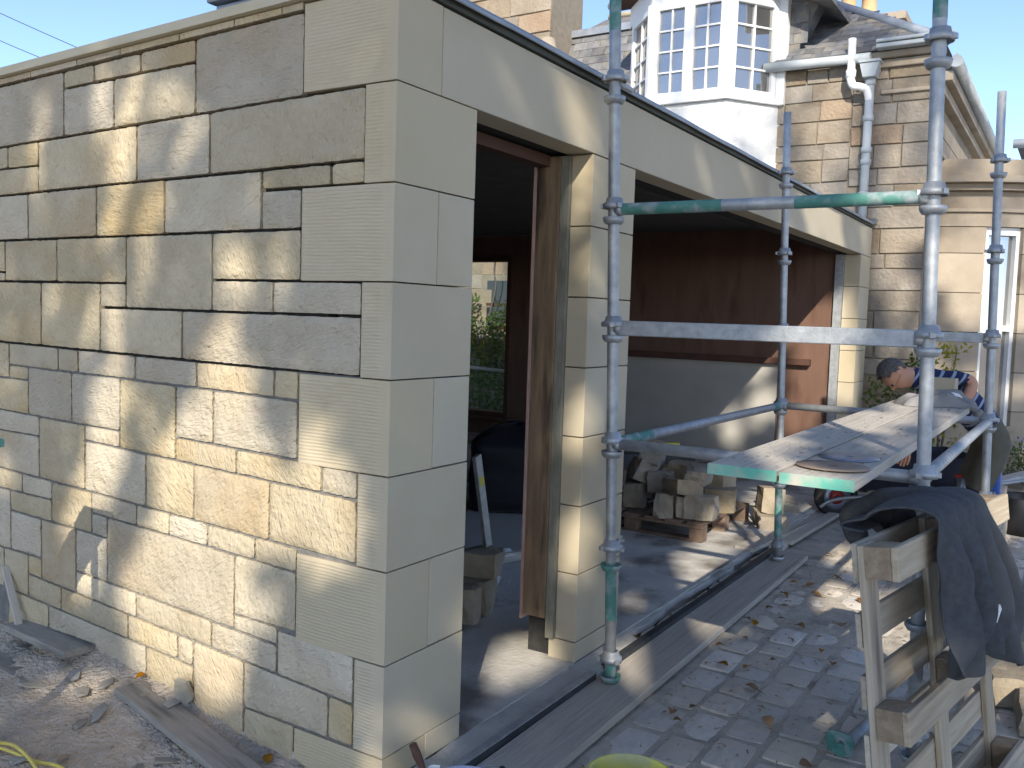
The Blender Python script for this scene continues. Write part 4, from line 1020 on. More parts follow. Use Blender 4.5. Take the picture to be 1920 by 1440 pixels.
# ---- main block further back: mansard slates, stone tower
XM = 9.6
b = MB(); b.box(XM, XM+.5, 3.3, 8.5, -.4, 4.7); mwall = hb(b, 'main_wall', M_hmort)
def hole_(y, z): return 5.55 < y < 6.1 and 1.3 < z < 2.05
rubble(XM, 5.0, 7.6, .2, 2.9, mwall, seed=21, orange=.25, hmin=.2, hmax=.32, lmin=.3, lmax=.6, hole=hole_)
b = MB(); b.box(XM-.02, XM+.02, 5.52, 6.1, 1.3, 1.36); b.box(XM-.02, XM+.02, 5.52, 5.57, 1.36, 2.05); b.box(XM-.02, XM+.02, 5.57, 6.1, 1.66, 1.70)
b.build('small_window_frame', M_rail, mwall)
b = MB(); b.box(XM+.0, XM-.004, 5.57, 6.1, 1.36, 2.05); b.build('small_window_pane', M_dglass, mwall)
b = MB(); b.add([(XM-.12, 3.2, 4.6), (XM-.12, 4.86, 4.6), (XM+.35, 4.86, 5.72), (XM+.35, 3.2, 5.72)], [(0, 1, 2, 3)])
b.add([(XM+.35, 3.2, 5.75), (XM+.35, 4.86, 5.75), (XM+1.3, 4.86, 6.25), (XM+1.3, 3.2, 6.25)], [(0, 1, 2, 3)])
mans = hb(b, 'mansard_roof', M_slate)
slates(mans, (XM-.12, 3.3, 4.6), (XM-.12, 4.86, 4.6), (.47, 0, 1.12), 9, .135, .22, lambda u, v: True, None, 5)
b = MB(); b.box(XM+.28, XM+.45, 3.2, 4.9, 5.70, 5.80); b.build('lead_flashing', M_lead, mans)
b = MB(); b.tube([(XM+1.3, 3.2, 6.28), (XM+1.3, 4.8, 6.28)], .05, 8); b.build('ridge', M_cream, mans)
tw = empty('stone_stack'); tw.parent = house; tw.matrix_parent_inverse = Matrix.Translation(house.location).inverted()
b = MB(); b.box(XM-.38, XM+.6, 4.9, 6.4, 3.9, 7.4); twc = b.build('core', M_hmort, tw)
rubble(XM-.40, 4.88, 6.42, 3.9, 7.4, twc, seed=31, orange=.12, hmin=.24, hmax=.36, lmin=.35, lmax=.75)
b = MB(); b.tube([(XM-.42, 4.9, 3.9), (XM-.42, 4.9, 4.95)], [.16, .14], 12); b.tube([(XM-.42, 4.9, 4.95), (XM-.42, 4.9, 5.12), (XM-.38, 4.92, 5.5)], [.20, .20, .10], 12)
b.build('corbel', M_hashlar, tw)
# ---- bowed bay on the side wall with cornice and sash window
bow = empty('bow_bay'); bow.parent = house; bow.matrix_parent_inverse = Matrix.Translation(house.location).inverted()
BC = Vector((10.15, YC+.25, 0)); BR = 1.72
def arc(r_, a0, a1, n_): return [(BC.x+r_*math.cos(R(a0+(a1-a0)*i/n_)), BC.y+r_*math.sin(R(a0+(a1-a0)*i/n_))) for i in range(n_+1)]
def arc_wall(r0, r1, a0, a1, z0, z1, n_=10):
    b = MB(); A_ = arc(r0, a0, a1, n_); B2 = arc(r1, a0, a1, n_); vs = []
    for (x, y), (u, v) in zip(A_, B2): vs += [(x, y, z0), (x, y, z1), (u, v, z1), (u, v, z0)]
    fs = [(0, 1, 2, 3), tuple(n_*4+k for k in range(4))]+[(i*4+k, i*4+4+k, i*4+4+(k+1) % 4, i*4+(k+1) % 4) for i in range(n_) for k in range(4)]
    return b.add(vs, fs, False)
WIN = [(205, 218), (238, 251), (270, 284)]
segs = [(180, 205), (218, 238), (251, 270), (284, 360)]
for a0, a1 in segs:
    z = -.2
    while z < 2.55:
        arc_wall(BR-.25, BR, a0, a1-.15, z+.004, min(z+.42, 2.6)-.004).build('ashlar_stone', M_hashlar, bow); z += .42
for a0, a1 in WIN:
    arc_wall(BR-.25, BR, a0, a1, -.2, .42).build('apron', M_hashlar, bow)
    arc_wall(BR-.25, BR+.03, a0-1.5, a1+1.5, .425, .48).build('sill', M_hashlar, bow)
    arc_wall(BR-.14, BR-.13, a0, a1, .48, 2.6).build('pane', M_glass, bow)
    b = arc_wall(BR-.16, BR-.06, a0, a0+1.4, .48, 2.6); 
    b.build('sash_stile', M_white, bow); arc_wall(BR-.16, BR-.06, a1-1.4, a1, .48, 2.6).build('sash_stile', M_white, bow)
    arc_wall(BR-.16, BR-.06, a0+1.45, a1-1.45, 1.50, 1.56).build('meeting_rail', M_white, bow)
    arc_wall(BR-.16, BR-.06, a0+1.45, a1-1.45, 2.52, 2.6).build('top_rail', M_white, bow)
    for q in range(2):
        arc_wall(BR-.22, BR-.20, a0+2+q*(a1-a0-8), a0+6+q*(a1-a0-8), .5, 2.3).build('curtain', M_paper, bow)
arc_wall(BR-.28, BR+.0, 180, 360, 2.605, 2.75, 30).build('lintel_course', M_hashlar, bow)
arc_wall(BR-.28, BR+.035, 180, 360, 2.755, 2.79, 30).build('astragal', M_hashlar, bow)
arc_wall(BR-.28, BR+.0, 180, 360, 2.795, 2.97, 30).build('frieze', M_hashlar, bow)
arc_wall(BR-.28, BR+.10, 180, 360, 2.975, 3.04, 30).build('bed_mould', M_hashlar, bow)
arc_wall(BR-.28, BR+.20, 180, 360, 3.045, 3.11, 30).build('cornice', M_hashlar, bow)
arc_wall(BR-.28, BR+.06, 180, 360, 3.115, 3.30, 30).build('parapet', M_hashlar, bow)
b = MB(); b.prism(arc(BR-.1, 180, 360, 24), 2, 3.12, 3.16); b.build('bow_roof', M_lead, bow)
b = MB(); b.prism(arc(BR-.3, 180, 360, 24), 2, -.2, 2.6); b.build('room_shade', M_dark, bow)  # solid near-black core stands in for the unlit room
# thin pale pipe on the wall corner
b = MB(); b.tube([(XH-.03, YC-.05, -.1), (XH-.03, YC-.05, 3.0)], .03, 10); hb(b, 'corner_pipe', M_pipe)
# far neighbouring roof seen past the bow
nb = tag(empty('neighbour_house', (22, -1.5, -.2)), 'pale neighbouring house glimpsed at the right edge beyond the bow bay', 'house')
def npart(b, name, mt):
    o = b.build(name, mt, nb); o.matrix_parent_inverse = Matrix.Translation(nb.location).inverted(); return o
b = MB(); b.box(19, 24, -6, -.75, -.3, 5.3); npart(b, 'wall', M_render)
b = MB(); b.prism([(-6.3, 5.3), (-.5, 5.3), (-3.4, 6.9)], 0, 18.8, 24.2); npart(b, 'roof', M_slate)
b = MB(); b.tube([(18.7, -6.3, 5.3), (18.7, -.45, 5.3)], .09, 8); npart(b, 'gutter', M_pipe)
# overhead wires at top left
for i, (p, q) in enumerate((((8.9, 18.9, 7.9), (24, 8, 1.2)), ((8.9, 18.9, 7.28), (22, 12, 2.0)))):
    pass
P0 = [(3.0, 29.3, 12.4), (2.9, 29.2, 11.5)]
for i in range(2):
    a = Vector((8.93, 18.93, 7.87 if i == 0 else 7.27)); c = Vector((10.03, 17.07, 6.99)) if i == 0 else Vector((9.55, 17.81, 6.78))
    d = (c-a); pts = [a-d*4+Vector((0, 0, .3)), a-d*2+Vector((0, 0, .06)), a, c, c+d*2, c+d*4+Vector((0, 0, .2))]
    b = MB(); b.tube(sm(pts, 6), .009, 6)
    tag(b.build('overhead_wire', M_tyre), ('upper' if i == 0 else 'lower')+' of the two thin overhead wires crossing the sky at top left', 'wire')
# roof upstand on the garage
b = MB(); b.box(-.55, .55, -.06, .5, 0, .28); b.box(-.58, .58, -.09, .53, .285, .31)
o = b.build('roof_upstand', M_lead, garage, (1.12, 1.05, 2.561), bevel=.01)
# ================================================================ TREES AND PLANTS
su = Vector((-math.sin(SUN_AZ), math.cos(SUN_AZ), 0))
sv = Vector((math.cos(SUN_AZ)*math.sin(SUN_EL), math.sin(SUN_AZ)*math.sin(SUN_EL), math.cos(SUN_EL)))
def seg_d(u, v, s):
    ax, ay, bx, by, r_ = s
    dx, dy = bx-ax, by-ay; l2 = dx*dx+dy*dy
    t = 0 if l2 < 1e-9 else max(0, min(1, ((u-ax)*dx+(v-ay)*dy)/l2))
    return math.hypot(u-ax-t*dx, v-ay-t*dy)-r_
GRID = {}
for s in LIT:
    for gx in range(int((min(s[0], s[2])-s[4]-.3)*4)-1, int((max(s[0], s[2])+s[4]+.3)*4)+2):
        for gy in range(int((min(s[1], s[3])-s[4]-.3)*4)-1, int((max(s[1], s[3])+s[4]+.3)*4)+2):
            GRID.setdefault((gx, gy), []).append(s)
def gap_at(u, v, mrg):
    for s in GRID.get((math.floor(u*4), math.floor(v*4)), ()):
        if seg_d(u, v, s) < (mrg if s[4] > .065 else .006): return True
    return False
def leaf_quad(b, c, s_, r_):
    n = Vector((r_.gauss(0, 1), r_.gauss(0, 1), r_.gauss(0, 1)+.5)).normalized()
    a = n.orthogonal().normalized(); a.rotate(Matrix.Rotation(r_.random()*6.28, 3, n)); q = n.cross(a)
    l = s_; w_ = s_*.42
    b.add([c-a*l, c+q*w_+n*.2*w_, c+a*l, c-q*w_+n*.2*w_], [(0, 1, 2), (0, 2, 3)])
def tree(name, label, base, top, segs, seed):
    t = tag(empty(name, base), label, 'tree', 'tall trees that shade the yard')
    b = MB(); base = Vector(base); top = Vector(top)
    b.tube([Vector((0, 0, -.3)), (top-base)*.33+Vector((.1, .1, 0)), (top-base)*.7, (top-base)], [.30, .24, .15, .05], 12)
    for i, (h, e) in enumerate(segs):
        p = (top-base)*h; e = Vector(e)-base
        b.tube([p, p+(e-p)*.45+Vector((0, 0, .25)), e], [.10, .06, .015], 7)
    b.build('trunk', M_bark, t)
    return t
# One wide crown standing up-sun of the garage; its gaps are cut to shape the sun patches
r_ = random.Random(5)
b = MB(); nleaf = 0
def place(u, v, tt): return su*u+sv*v-sdir*tt
for k in range(85000):
    u = r_.uniform(-6.2, 3.6); v = r_.uniform(-1.6, 5.3)
    tt = r_.uniform(11.0, 16.0)
    c = place(u, v, tt)
    if c.z < 2.6: continue
    sp_ = r_.uniform(.075, .125)
    if gap_at(u, v, .07): continue
    b_ok = True
    # leaves thinned high in the crown so sun reaches the house
    if v > 4.3 and noise.noise(Vector((u*1.1, v*1.1, 3))) > -.05: continue
    if fbm(u, v, tt*.2, 1.3, 2) > .85: continue
    leaf_quad(b, c, sp_, r_); nleaf += 1
ctr = place(-1.0, 1.8, 13.5)
tr_ = tree('lime_tree', 'broad leafy lime tree standing behind the camera and shading the wall', (ctr.x, ctr.y, -.3), (ctr.x+.3, ctr.y, ctr.z+2.2),
           [(.45, place(2.9, 1.2, 13)), (.5, place(-5.2, 1.5, 13.5)), (.55, place(-3.6, 3.6, 12.5)), (.6, place(2.2, 3.4, 13)), (.7, place(-.6, 4.4, 13))], 1)
o = b.build('crown', M_leafg, tr_); o.matrix_parent_inverse = Matrix.Translation(tr_.location).inverted()
# second tree, sparser, that throws loose dapples over the house and the far yard
b = MB()
for k in range(12000):
    u = r_.uniform(-8.5, .8); v = r_.uniform(3.2, 9.2); tt = r_.uniform(18, 22)
    if v < 4.6 and u > -3.9: continue
    if noise.noise(Vector((u*1.25+7, v*1.25, .4)))+.35*noise.noise(Vector((u*3.1, v*3.1, 9))) < -.06: continue
    leaf_quad(b, place(u, v, tt), r_.uniform(.07, .11), r_)
c2 = place(-3.4, 6.4, 20)
t2 = tree('beech_tree', 'tall open crowned beech behind the lime tree, dappling the house', (c2.x, c2.y, -.3), (c2.x, c2.y, c2.z+1.5),
          [(.6, place(-7, 6, 19)), (.6, place(-.5, 6.5, 20)), (.7, place(-5, 8.2, 19)), (.75, place(-2, 8.6, 20))], 2)
o = b.build('crown', M_leafg, t2); o.matrix_parent_inverse = Matrix.Translation(t2.location).inverted()

def leaf_clump(b, c, rx, ry, rz, n_, s0, s1, r_):
    for k in range(n_):
        while True:
            p = Vector((r_.uniform(-1, 1), r_.uniform(-1, 1), r_.uniform(-1, 1)))
            if .35 < p.length < 1: break
        leaf_quad(b, Vector(c)+Vector((p.x*rx, p.y*ry, p.z*rz)), r_.uniform(s0, s1), r_)
def shrub(name, label, base, clumps, leaf, mt, stems=4, cat='shrub', seed=1, group=None):
    r_ = random.Random(seed)
    t = tag(empty(name, base), label, cat, group)
    b = MB()
    for c, rx, ry, rz, n_ in clumps:
        leaf_clump(b, c, rx, ry, rz, n_, leaf*.7, leaf*1.2, r_)
    b.build('foliage', mt, t)
    b = MB()
    for i in range(stems):
        c = clumps[i % len(clumps)][0]
        b.tube([(r_.uniform(-.05, .05), r_.uniform(-.05, .05), -.05), (c[0]*.5, c[1]*.5, c[2]*.55), c], [.014, .01, .005], 6)
    b.build('stems', M_bark, t)
    return t
shrub('rose_bush', 'green bush with yellowish leaves beside the far garage pillar', (7.35, -.35, -.17),
      [((0, 0, .5), .22, .25, .4, 260), ((.1, -.25, .75), .2, .2, .35, 220), ((-.1, .12, .95), .18, .18, .3, 160), ((.05, -.45, 1.0), .22, .2, .3, 200), ((.0, -.15, 1.25), .14, .15, .2, 60)], .035, M_leafg, 6, seed=4)
shrub('rose_bush', 'yellow green climbing stem rising behind the worker at the house corner', (7.45, -.75, -.17),
      [((0, 0, .6), .15, .2, .4, 120), ((0, .02, 1.25), .14, .16, .3, 110), ((.05, -.1, 1.5), .1, .14, .16, 50)], .035, M_leafy, 4, seed=6)
for i, (x, y) in enumerate(((8.0, -1.55), (8.5, -1.75), (9.1, -1.7), (9.7, -1.9), (8.9, -2.1))):
    sh = shrub('lavender_bush', ['first', 'second', 'third', 'fourth', 'hindmost'][i]+' lavender clump with blue flowers counting from the house corner', (x, y, -.17),
          [((0, 0, .25), .32, .3, .22, 260), ((.1, .1, .42), .25, .25, .15, 160)], .03, M_leafg, 4, 'plant', 30+i, 'lavender along the bow bay')
    b = MB(); q = random.Random(i)
    for k in range(34): leaf_quad(b, Vector((q.gauss(0, .2), q.gauss(0, .2), .5+q.random()*.14)), .022, q)
    b.build('flowers', M_purple, sh)
# ivy and shrubs seen through the far window
r2_ = random.Random(9)
iv = tag(empty('ivy', (9.4, 6.2, -.2)), 'ivy climbing the old wall seen through the garage window', 'climber')
b = MB()
for k in range(2600):
    y = 5.3+r2_.random()*1.7; z = -.1+2.1*r2_.random()**1.25
    lim = 1.5+.6*nz(y*2.2, 1, 5)+(.45 if y > 6.1 else 0)
    if z > lim: continue
    leaf_quad(b, Vector((9.5-r2_.random()*.25-(.5 if z < .6 else 0)*r2_.random(), y, z)), r2_.uniform(.035, .065), r2_)
o = b.build('foliage', M_leafg, iv); o.matrix_parent_inverse = Matrix.Translation(iv.location).inverted()
b = MB()
for k in range(240):
    leaf_quad(b, Vector((9.2+r2_.random()*.2, 5.4+r2_.random()*1.5, .5+r2_.random()*.9)), .05, r2_)
o = b.build('yellow_leaves', M_leafy, iv); o.matrix_parent_inverse = Matrix.Translation(iv.location).inverted()
b = MB(); b.tube(sm([(9.52, 5.9, 2.6), (9.5, 5.92, 2.2), (9.5, 5.88, 1.9), (9.5, 6.1, 1.0), (9.5, 6.1, -.2)], 5), .012, 6)
o = b.build('stem', M_bark, iv); o.matrix_parent_inverse = Matrix.Translation(iv.location).inverted()
board('garden_rail', (8.3, 4.6, .72), (8.3, 6.6, .80), .09, .035, M_wood, 'weathered timber rail outside the garage window', 'rail')
# garden edging stones by the bow bay
for i in range(7):
    me = chip_mesh(300+i, .24, .15, .24, M_hstone, 'edging_stone', 8, .2)
    o = inst('edging_stone', me, None, (7.4+i*.42, -1.32-.05*i, -.17), (0, 0, rnd.random()))
    tag(o, ['first', 'second', 'third', 'fourth', 'fifth', 'sixth', 'seventh'][i]+' rounded edging stone of the lavender bed counting from the left', 'edging stone', 'edging stones of the lavender bed')
# ================================================================ LOOSE THINGS
# --- upright pallet in the foreground
pal = tag(empty('upright_pallet', (.436, -1.467, GZ+.006), R(-9.5)), 'pale timber pallet standing on edge with a dark fleece over it', 'pallet')
pal.rotation_euler = (R(-7.5), 0, R(-9.5))
def pbox(name, x0, x1, y0, y1, z0, z1, mt=M_pallet, par=pal):
    b = MB(); c = ((x0+x1)/2, (y0+y1)/2, (z0+z1)/2)
    b.box(x0-c[0], x1-c[0], y0-c[1], y1-c[1], z0-c[2], z1-c[2])
    return b.build(name, mt, par, c, bevel=.003, rot=(rnd.uniform(-.004, .004), rnd.uniform(-.004, .004), rnd.uniform(-.004, .004)))
for z in (0, .19, .37, .54, .72, .905): pbox('deck_board', .012, 1.19, -.018, 0, z, z+(.115 if z in (0, .905) else .098))
for x in (0.005, .55, 1.1): pbox('stringer_board', x, x+.095, -.040, -.0195, 0.002, 1.018, M_pallet_z)
for x in (0.0, .55, 1.1):
    for z in (.002, .465, .925): pbox('block', x, x+.1, -.115, -.0415, z, z+.093, M_pallet_b)
for z in (0, .463, .923): pbox('runner_board', 0.004, 1.2, -.136, -.1165, z, z+.097)

# --- fleece jacket hung over the pallet
def jacket():
    t = tag(empty('fleece_jacket', (.436, -1.467, GZ+.006)), 'charcoal fleece jacket draped over the top of the upright pallet', 'jacket')
    t.rotation_euler = pal.rotation_euler
    nu, nv = 44, 60
    b = MB(); vs = []
    for i in range(nu+1):
        u = i/nu
        l = .25+.47*u
        hr = .40+.15*u+.035*math.sin(u*7+.5)      # right hang
        hl = .03+.12*max(0, min(1, (u-.35)*3))
        for j in range(nv+1):
            s_ = j/nv
            L_ = hl+.20+hr
            d = s_*L_
            if d < hl:
                q = (hl-d)/hl
                y = .028+.10*math.sin(min(1, q)*math.pi)*(.5+.5*math.cos(u*3)); z = 1.05-(hl-d)
                nd = Vector((0, 1, 0))
            elif d < hl+.20:
                a = (d-hl)/.20*math.pi
                y = -.065+.093*math.cos(a); z = 1.05+.032*math.sin(a)
                nd = Vector((0, math.cos(a), math.sin(a)))
            else:
                q = d-hl-.20
                y = -.158-.03*math.sin(min(1, q/.5)*math.pi)-.04*q; z = 1.05-q
                nd = Vector((0, -1, 0))
            q = max(0, abs(d-hl-.1)-.08)
            fold = .036*min(1, q/.22)*math.sin(l*44+3.0*q+3*nz(l*3, q*3, 1))+.016*math.sin(l*90-5*q+1)*min(1, q/.3)+.010*nz(l*14, d*9, 3)+.012*nz(l*6, d*4, 8)
            x = l+.45*q*(u-.45)+.02*nz(q*5, l*4, 7)
            p = Vector((x, y, z))+nd*(fold+.016)
            vs.append(p)
    n = nv+1
    b.add(vs, [(i*n+j, i*n+j+1, (i+1)*n+j+1, (i+1)*n+j) for i in range(nu) for j in range(nv)], True)
    o = b.build('body', M_fleece, t)
    m_ = o.modifiers.new('th', 'SOLIDIFY'); m_.thickness = .010; m_.offset = 1
    m_ = o.modifiers.new('ss', 'SUBSURF'); m_.levels = 1; m_.render_levels = 1
    # sleeve thrown back over the top, hanging on the plank side
    b = MB(); pts = sm([(.60, -.07, 1.075), (.60, .02, 1.085), (.60, .11, 1.07), (.59, .20, 1.035), (.60, .235, .985), (.64, .215, .92)], 7)
    rr = [.036+.004*math.sin(k*.6)+.007*nz(k*.3, 2, 2) for k in range(len(pts))]
    b.tube(pts, rr, 14)
    o = b.build('sleeve', M_fleece, t); m_ = o.modifiers.new('ss', 'SUBSURF'); m_.levels = 1; m_.render_levels = 1
    b = MB(); b.box(-.012, .012, -.002, .002, -.028, .028)
    q = vs[26*n+50]; b.build('label_tag', M_paper, t, (q.x, q.y-.036, q.z), rot=(.1, .9, 0))
    return t
jacket()

# --- fallen scaffold jack
j = tag(empty('base_jack', (1.27, -1.19, -.13), R(-8)), 'green footed scaffold base jack lying on the setts by the pallet', 'base jack')
b = MB(); b.tube([(.008, 0, 0), (.55, 0, .0)], .024, 16); b.build('tube', M_galv, j)
b = MB(); b.tube([(.0, 0, 0), (.09, 0, 0)], .0248, 16); b.build('painted_band', M_green, j)
b = MB(); q = []
for k in range(32):
    a = 2*math.pi*k/32; q.append((math.copysign(abs(math.cos(a))**.6, math.cos(a))*.052, math.copysign(abs(math.sin(a))**.6, math.sin(a))*.052))
vs = [(-.004, y, z) for y, z in q]+[(.004, y, z) for y, z in q]+[(-.004, y*.33, z*.33) for y, z in q]+[(.004, y*.33, z*.33) for y, z in q]
fs = []
for k in range(32):
    n = (k+1) % 32; fs += [(k, n, 32+n, 32+k), (64+k, 64+n, n, k), (32+k, 32+n, 96+n, 96+k), (64+n, 64+k, 96+k, 96+n)]
b.add(vs, fs).build('foot_plate', M_green, j, (-.003, 0, .03), rot=(0, R(-14), 0))

# --- buckets at the bottom edge
def bucket(loc, r0, r1, h, mt, label, ang):
    t = tag(empty('bucket', loc, ang), label, 'bucket')
    b = MB(); b.lathe([(.001, .004), (r0*.97, .004), (r1*.965, h-.004), (r1, h), (r1+.007, h-.004), (r1+.007, h-.018), (r1+.001, h-.02), (r0, 0), (.001, 0)], (0, 0, 0), 40)
    b.build('tub', mt, t)
    b = MB(); pts = [(r1*math.cos(a)*1.02, r1*math.sin(a)*1.02*.9-.0, h-.01+.055*math.sin(a)) for a in [math.pi*k/14 for k in range(15)]]
    b.tube(pts, .0022, 6); b.build('wire_handle', M_steel, t)
    b = MB(); b.tube([pts[5], pts[7], pts[9]], .011, 10); b.build('grip', M_tyre, t)
    b = MB(); b.lathe([(.001, h*.55), (r0*.9+(r1-r0)*.5, h*.55)], (0, 0, 0), 30); b.build('mortar_fill', M_mortar, t)
    return t
bucket((.215, -.795, GZ+.004), .105, .128, .268, M_yellow, 'yellow plastic bucket at the bottom edge of the picture', R(128))
bucket((-.10, -.40, GZ-.02), .10, .125, .265, M_lilac, 'pale lilac bucket standing by the ribbed corner of the garage', R(200))
b = MB(); vs = []
for i in range(9):
    for k in range(7):
        a = i*.5; vs.append((.028*math.cos(a)*(1-.05*k), .028*math.sin(a)*(.8+.05*k), k*.025+.01*nz(i, k, 1)))
b.add(vs, [(i*7+k, i*7+k+1, i*7+8+k, i*7+7+k) for i in range(8) for k in range(6)], True)
tag(b.build('rolled_rag', M_paper, None, (-.195, -.352, .02), rot=(.15, -.1, .4)), 'white rolled rag sticking up out of the lilac bucket', 'rag')
b = MB(); b.tube([(0, 0, -.12), (0, 0, .0), (.002, 0, .05), (.004, 0, .085)], [.007, .009, .0135, .012], 10)
tag(b.build('trowel_handle', M_rail, None, (-.215, -.335, .16), rot=(-.25, -.35, 0)), 'dark wooden tool handle standing in the lilac bucket', 'tool')

# --- pallet with rough blocks inside the vehicle opening
p2 = tag(empty('block_pallet', (3.88, .335, -.092), R(-1.5)), 'dark brown flat pallet under the heap of rough blocks', 'pallet')
for k in range(7): pbox('deck_board', .0, 1.0, k*.17, k*.17+.12, .118, .138, M_pallet_d, p2)
for x in (0, .45, .9):
    pbox('stringer_board', x, x+.1, 0, 1.15, .097, .1165, M_pallet_d, p2); pbox('runner_board', x, x+.1, 0, 1.15, 0, .018, M_pallet_d, p2)
    for y in (.0, .52, 1.05): pbox('block', x, x+.1, y, y+.1, .0185, .0965, M_pallet_d, p2)
def rock(seed, sx, sy, sz):
    r_ = random.Random(seed); bm = bmesh.new()
    bmesh.ops.create_cube(bm, size=1)
    bmesh.ops.subdivide_edges(bm, edges=bm.edges[:], cuts=2, use_grid_fill=True)
    for v in bm.verts:
        p = v.co
        ex = sum(1 for c in p if abs(c) > .49)
        k = 1-.06*(ex == 3)-.02*(ex == 2)
        p.x *= sx*k; p.y *= sy*k; p.z *= sz*k
        p += Vector((noise.noise(p*9+Vector((seed, 0, 0))), noise.noise(p*9+Vector((0, seed, 0))), noise.noise(p*9+Vector((0, 0, seed)))))*.018
        p += Vector((r_.uniform(-1, 1), r_.uniform(-1, 1), r_.uniform(-1, 1)))*.004
    me = bpy.data.meshes.new('rough_block'); bm.to_mesh(me); bm.free(); me.materials.append(M_stonec)
    return me
RB = [(3.98, .66, .125, .19, .14, .18, .2, 0, 0), (4.0, .53, .12, .13, .12, .16, .5, 0, 0), (4.02, .40, .135, .17, .22, .17, .1, 0, 0), (4.42, .40, .13, .2, .24, .18, .3, 0, 0),
      (3.99, .54, .262, .22, .22, .11, .9, .12, .1), (4.1, .46, .355, .26, .16, .12, .2, .06, -.1), (4.55, .47, .28, .2, .22, .15, -.2, 0, .05), (4.2, .80, .245, .2, .2, .17, .4, 0, .1),
      (4.2, .96, .31, .2, .17, .17, .8, .4, 0), (4.3, .92, .43, .30, .17, .2, .3, .2, .35), (4.12, .98, .135, .16, .14, .19, .1, 0, 0),
      (4.45, .75, .13, .25, .2, .17, .6, 0, 0), (4.5, 1.1, .14, .25, .2, .19, .2, 0, 0), (4.45, .72, .30, .22, .2, .15, .1, .1, 0), (4.75, .9, .13, .2, .25, .16, .9, 0, 0)]
for i, (x, y, z, sx, sy, sz, rz, rx, ry) in enumerate(RB):
    o = inst('rough_block', rock(60+i, sx, sy, sz), None, (x, y, z+.008), (rx, ry, rz))
    tag(o, ['squat rough sandstone block at the front of the heap', 'small upright block wedged in the front row of the heap', 'pale split faced block at the near corner of the pallet', 'broad rough block at the right of the bottom layer', 'tilted wedge shaped block lying across the front row',
            'long grey block topping the front of the heap', 'rough block on the right side of the second layer', 'grey block in the middle of the second layer', 'slanting block half way up the left side of the heap', 'large block tilted on the very top left of the heap', 'small block low at the left beside the pillar',
            'rough block buried in the middle of the pallet', 'rough block at the back of the pallet', 'block on the second layer behind the front row', 'block at the far right rear of the pallet'][i], 'stone block', 'rough blocks stacked on the pallet')
for i, (x, y, z, sx, sy, sz, lab) in enumerate(((4.88, .15, .10, .28, .17, .2, 'pale block lying on another just right of the loaded pallet'), (4.80, .12, -.05, .3, .22, .11, 'flat block under the pale block right of the loaded pallet'), (5.5, .25, -.05, .3, .3, .1, 'flat stone slab on the floor beyond the loaded pallet'))):
    tag(inst('rough_block', rock(90+i, sx, sy, sz), None, (x, y, z), (.05, .1-.1*i, .5)), lab, 'stone block')
# loose timber and slabs lying further in, behind the heap
board('timber_baulk', (5.0, 1.55, .10), (6.9, .8, .06), .16, .12, M_pallet_d, 'dark timber baulk lying behind the block heap', 'timber')
board('timber_baulk', (5.6, 2.4, .02), (6.9, 1.6, .02), .2, .2, M_inner, 'grey baulk against the foot of the plaster panel', 'timber')
b = MB(); b.box(-.07, .07, -.02, .02, 0, .03)
tag(b.build('yellow_level_end', M_yellow, None, (5.0, 1.05, .42), rot=(0, 0, -.8), bevel=.003), 'small yellow ended tool lying on the block heap', 'tool')

# --- wheelbarrow under the planks
wb = tag(empty('wheelbarrow', (5.8, -.16, GZ+.004), math.atan2(-.846, .533)), 'wheelbarrow with a red wheel hub parked beneath the planks', 'wheelbarrow')
wh = empty('wheel'); wh.parent = wb; wh.location = (0, 0, .185); wh.rotation_euler = (R(90), 0, 0)
b = MB(); b.lathe([(.115, -.035), (.135, -.045), (.165, -.045), (.182, -.03), (.186, 0), (.182, .03), (.165, .045), (.135, .045), (.115, .035)], (0, 0, 0), 36); b.build('tyre', M_tyre, wh)
b = MB(); b.lathe([(.065, -.028), (.115, -.036), (.118, 0), (.115, .036), (.065, .028)], (0, 0, 0), 30); b.build('rim', M_steel, wh)
b = MB(); b.lathe([(.014, -.034), (.06, -.030), (.066, 0), (.06, .030), (.014, .034)], (0, 0, 0), 20); b.build('hub', M_red, wh)
b = MB(); b.tube([(0, 0, -.09), (0, 0, .09)], .012, 10); b.build('axle', M_steel, wh)
b = MB(); b.add([(.12, -.2, .28), (.12, .2, .28), (.95, .3, .34), (.95, -.3, .34), (.0, -.32, .58), (.0, .32, .58), (1.1, .36, .60), (1.1, -.36, .60)],
      [(0, 1, 2, 3), (0, 4, 5, 1), (1, 5, 6, 2), (2, 6, 7, 3), (3, 7, 4, 0)]); o = b.build('tray', M_navy, wb); q = o.modifiers.new('s', 'SOLIDIFY'); q.thickness = .006
for s_ in (-1, 1):
    b = MB(); b.tube(sm([(-.16, s_*.07, .10), (.0, s_*.10, .185), (.5, s_*.22, .26), (1.1, s_*.28, .36), (1.55, s_*.29, .44)], 6), .016, 10); b.build('handle', M_galv, wb)
    b = MB(); b.tube([(.85, s_*.26, .32), (.95, s_*.28, 0.0), (1.05, s_*.27, .34)], .014, 8); b.build('leg', M_galv, wb)

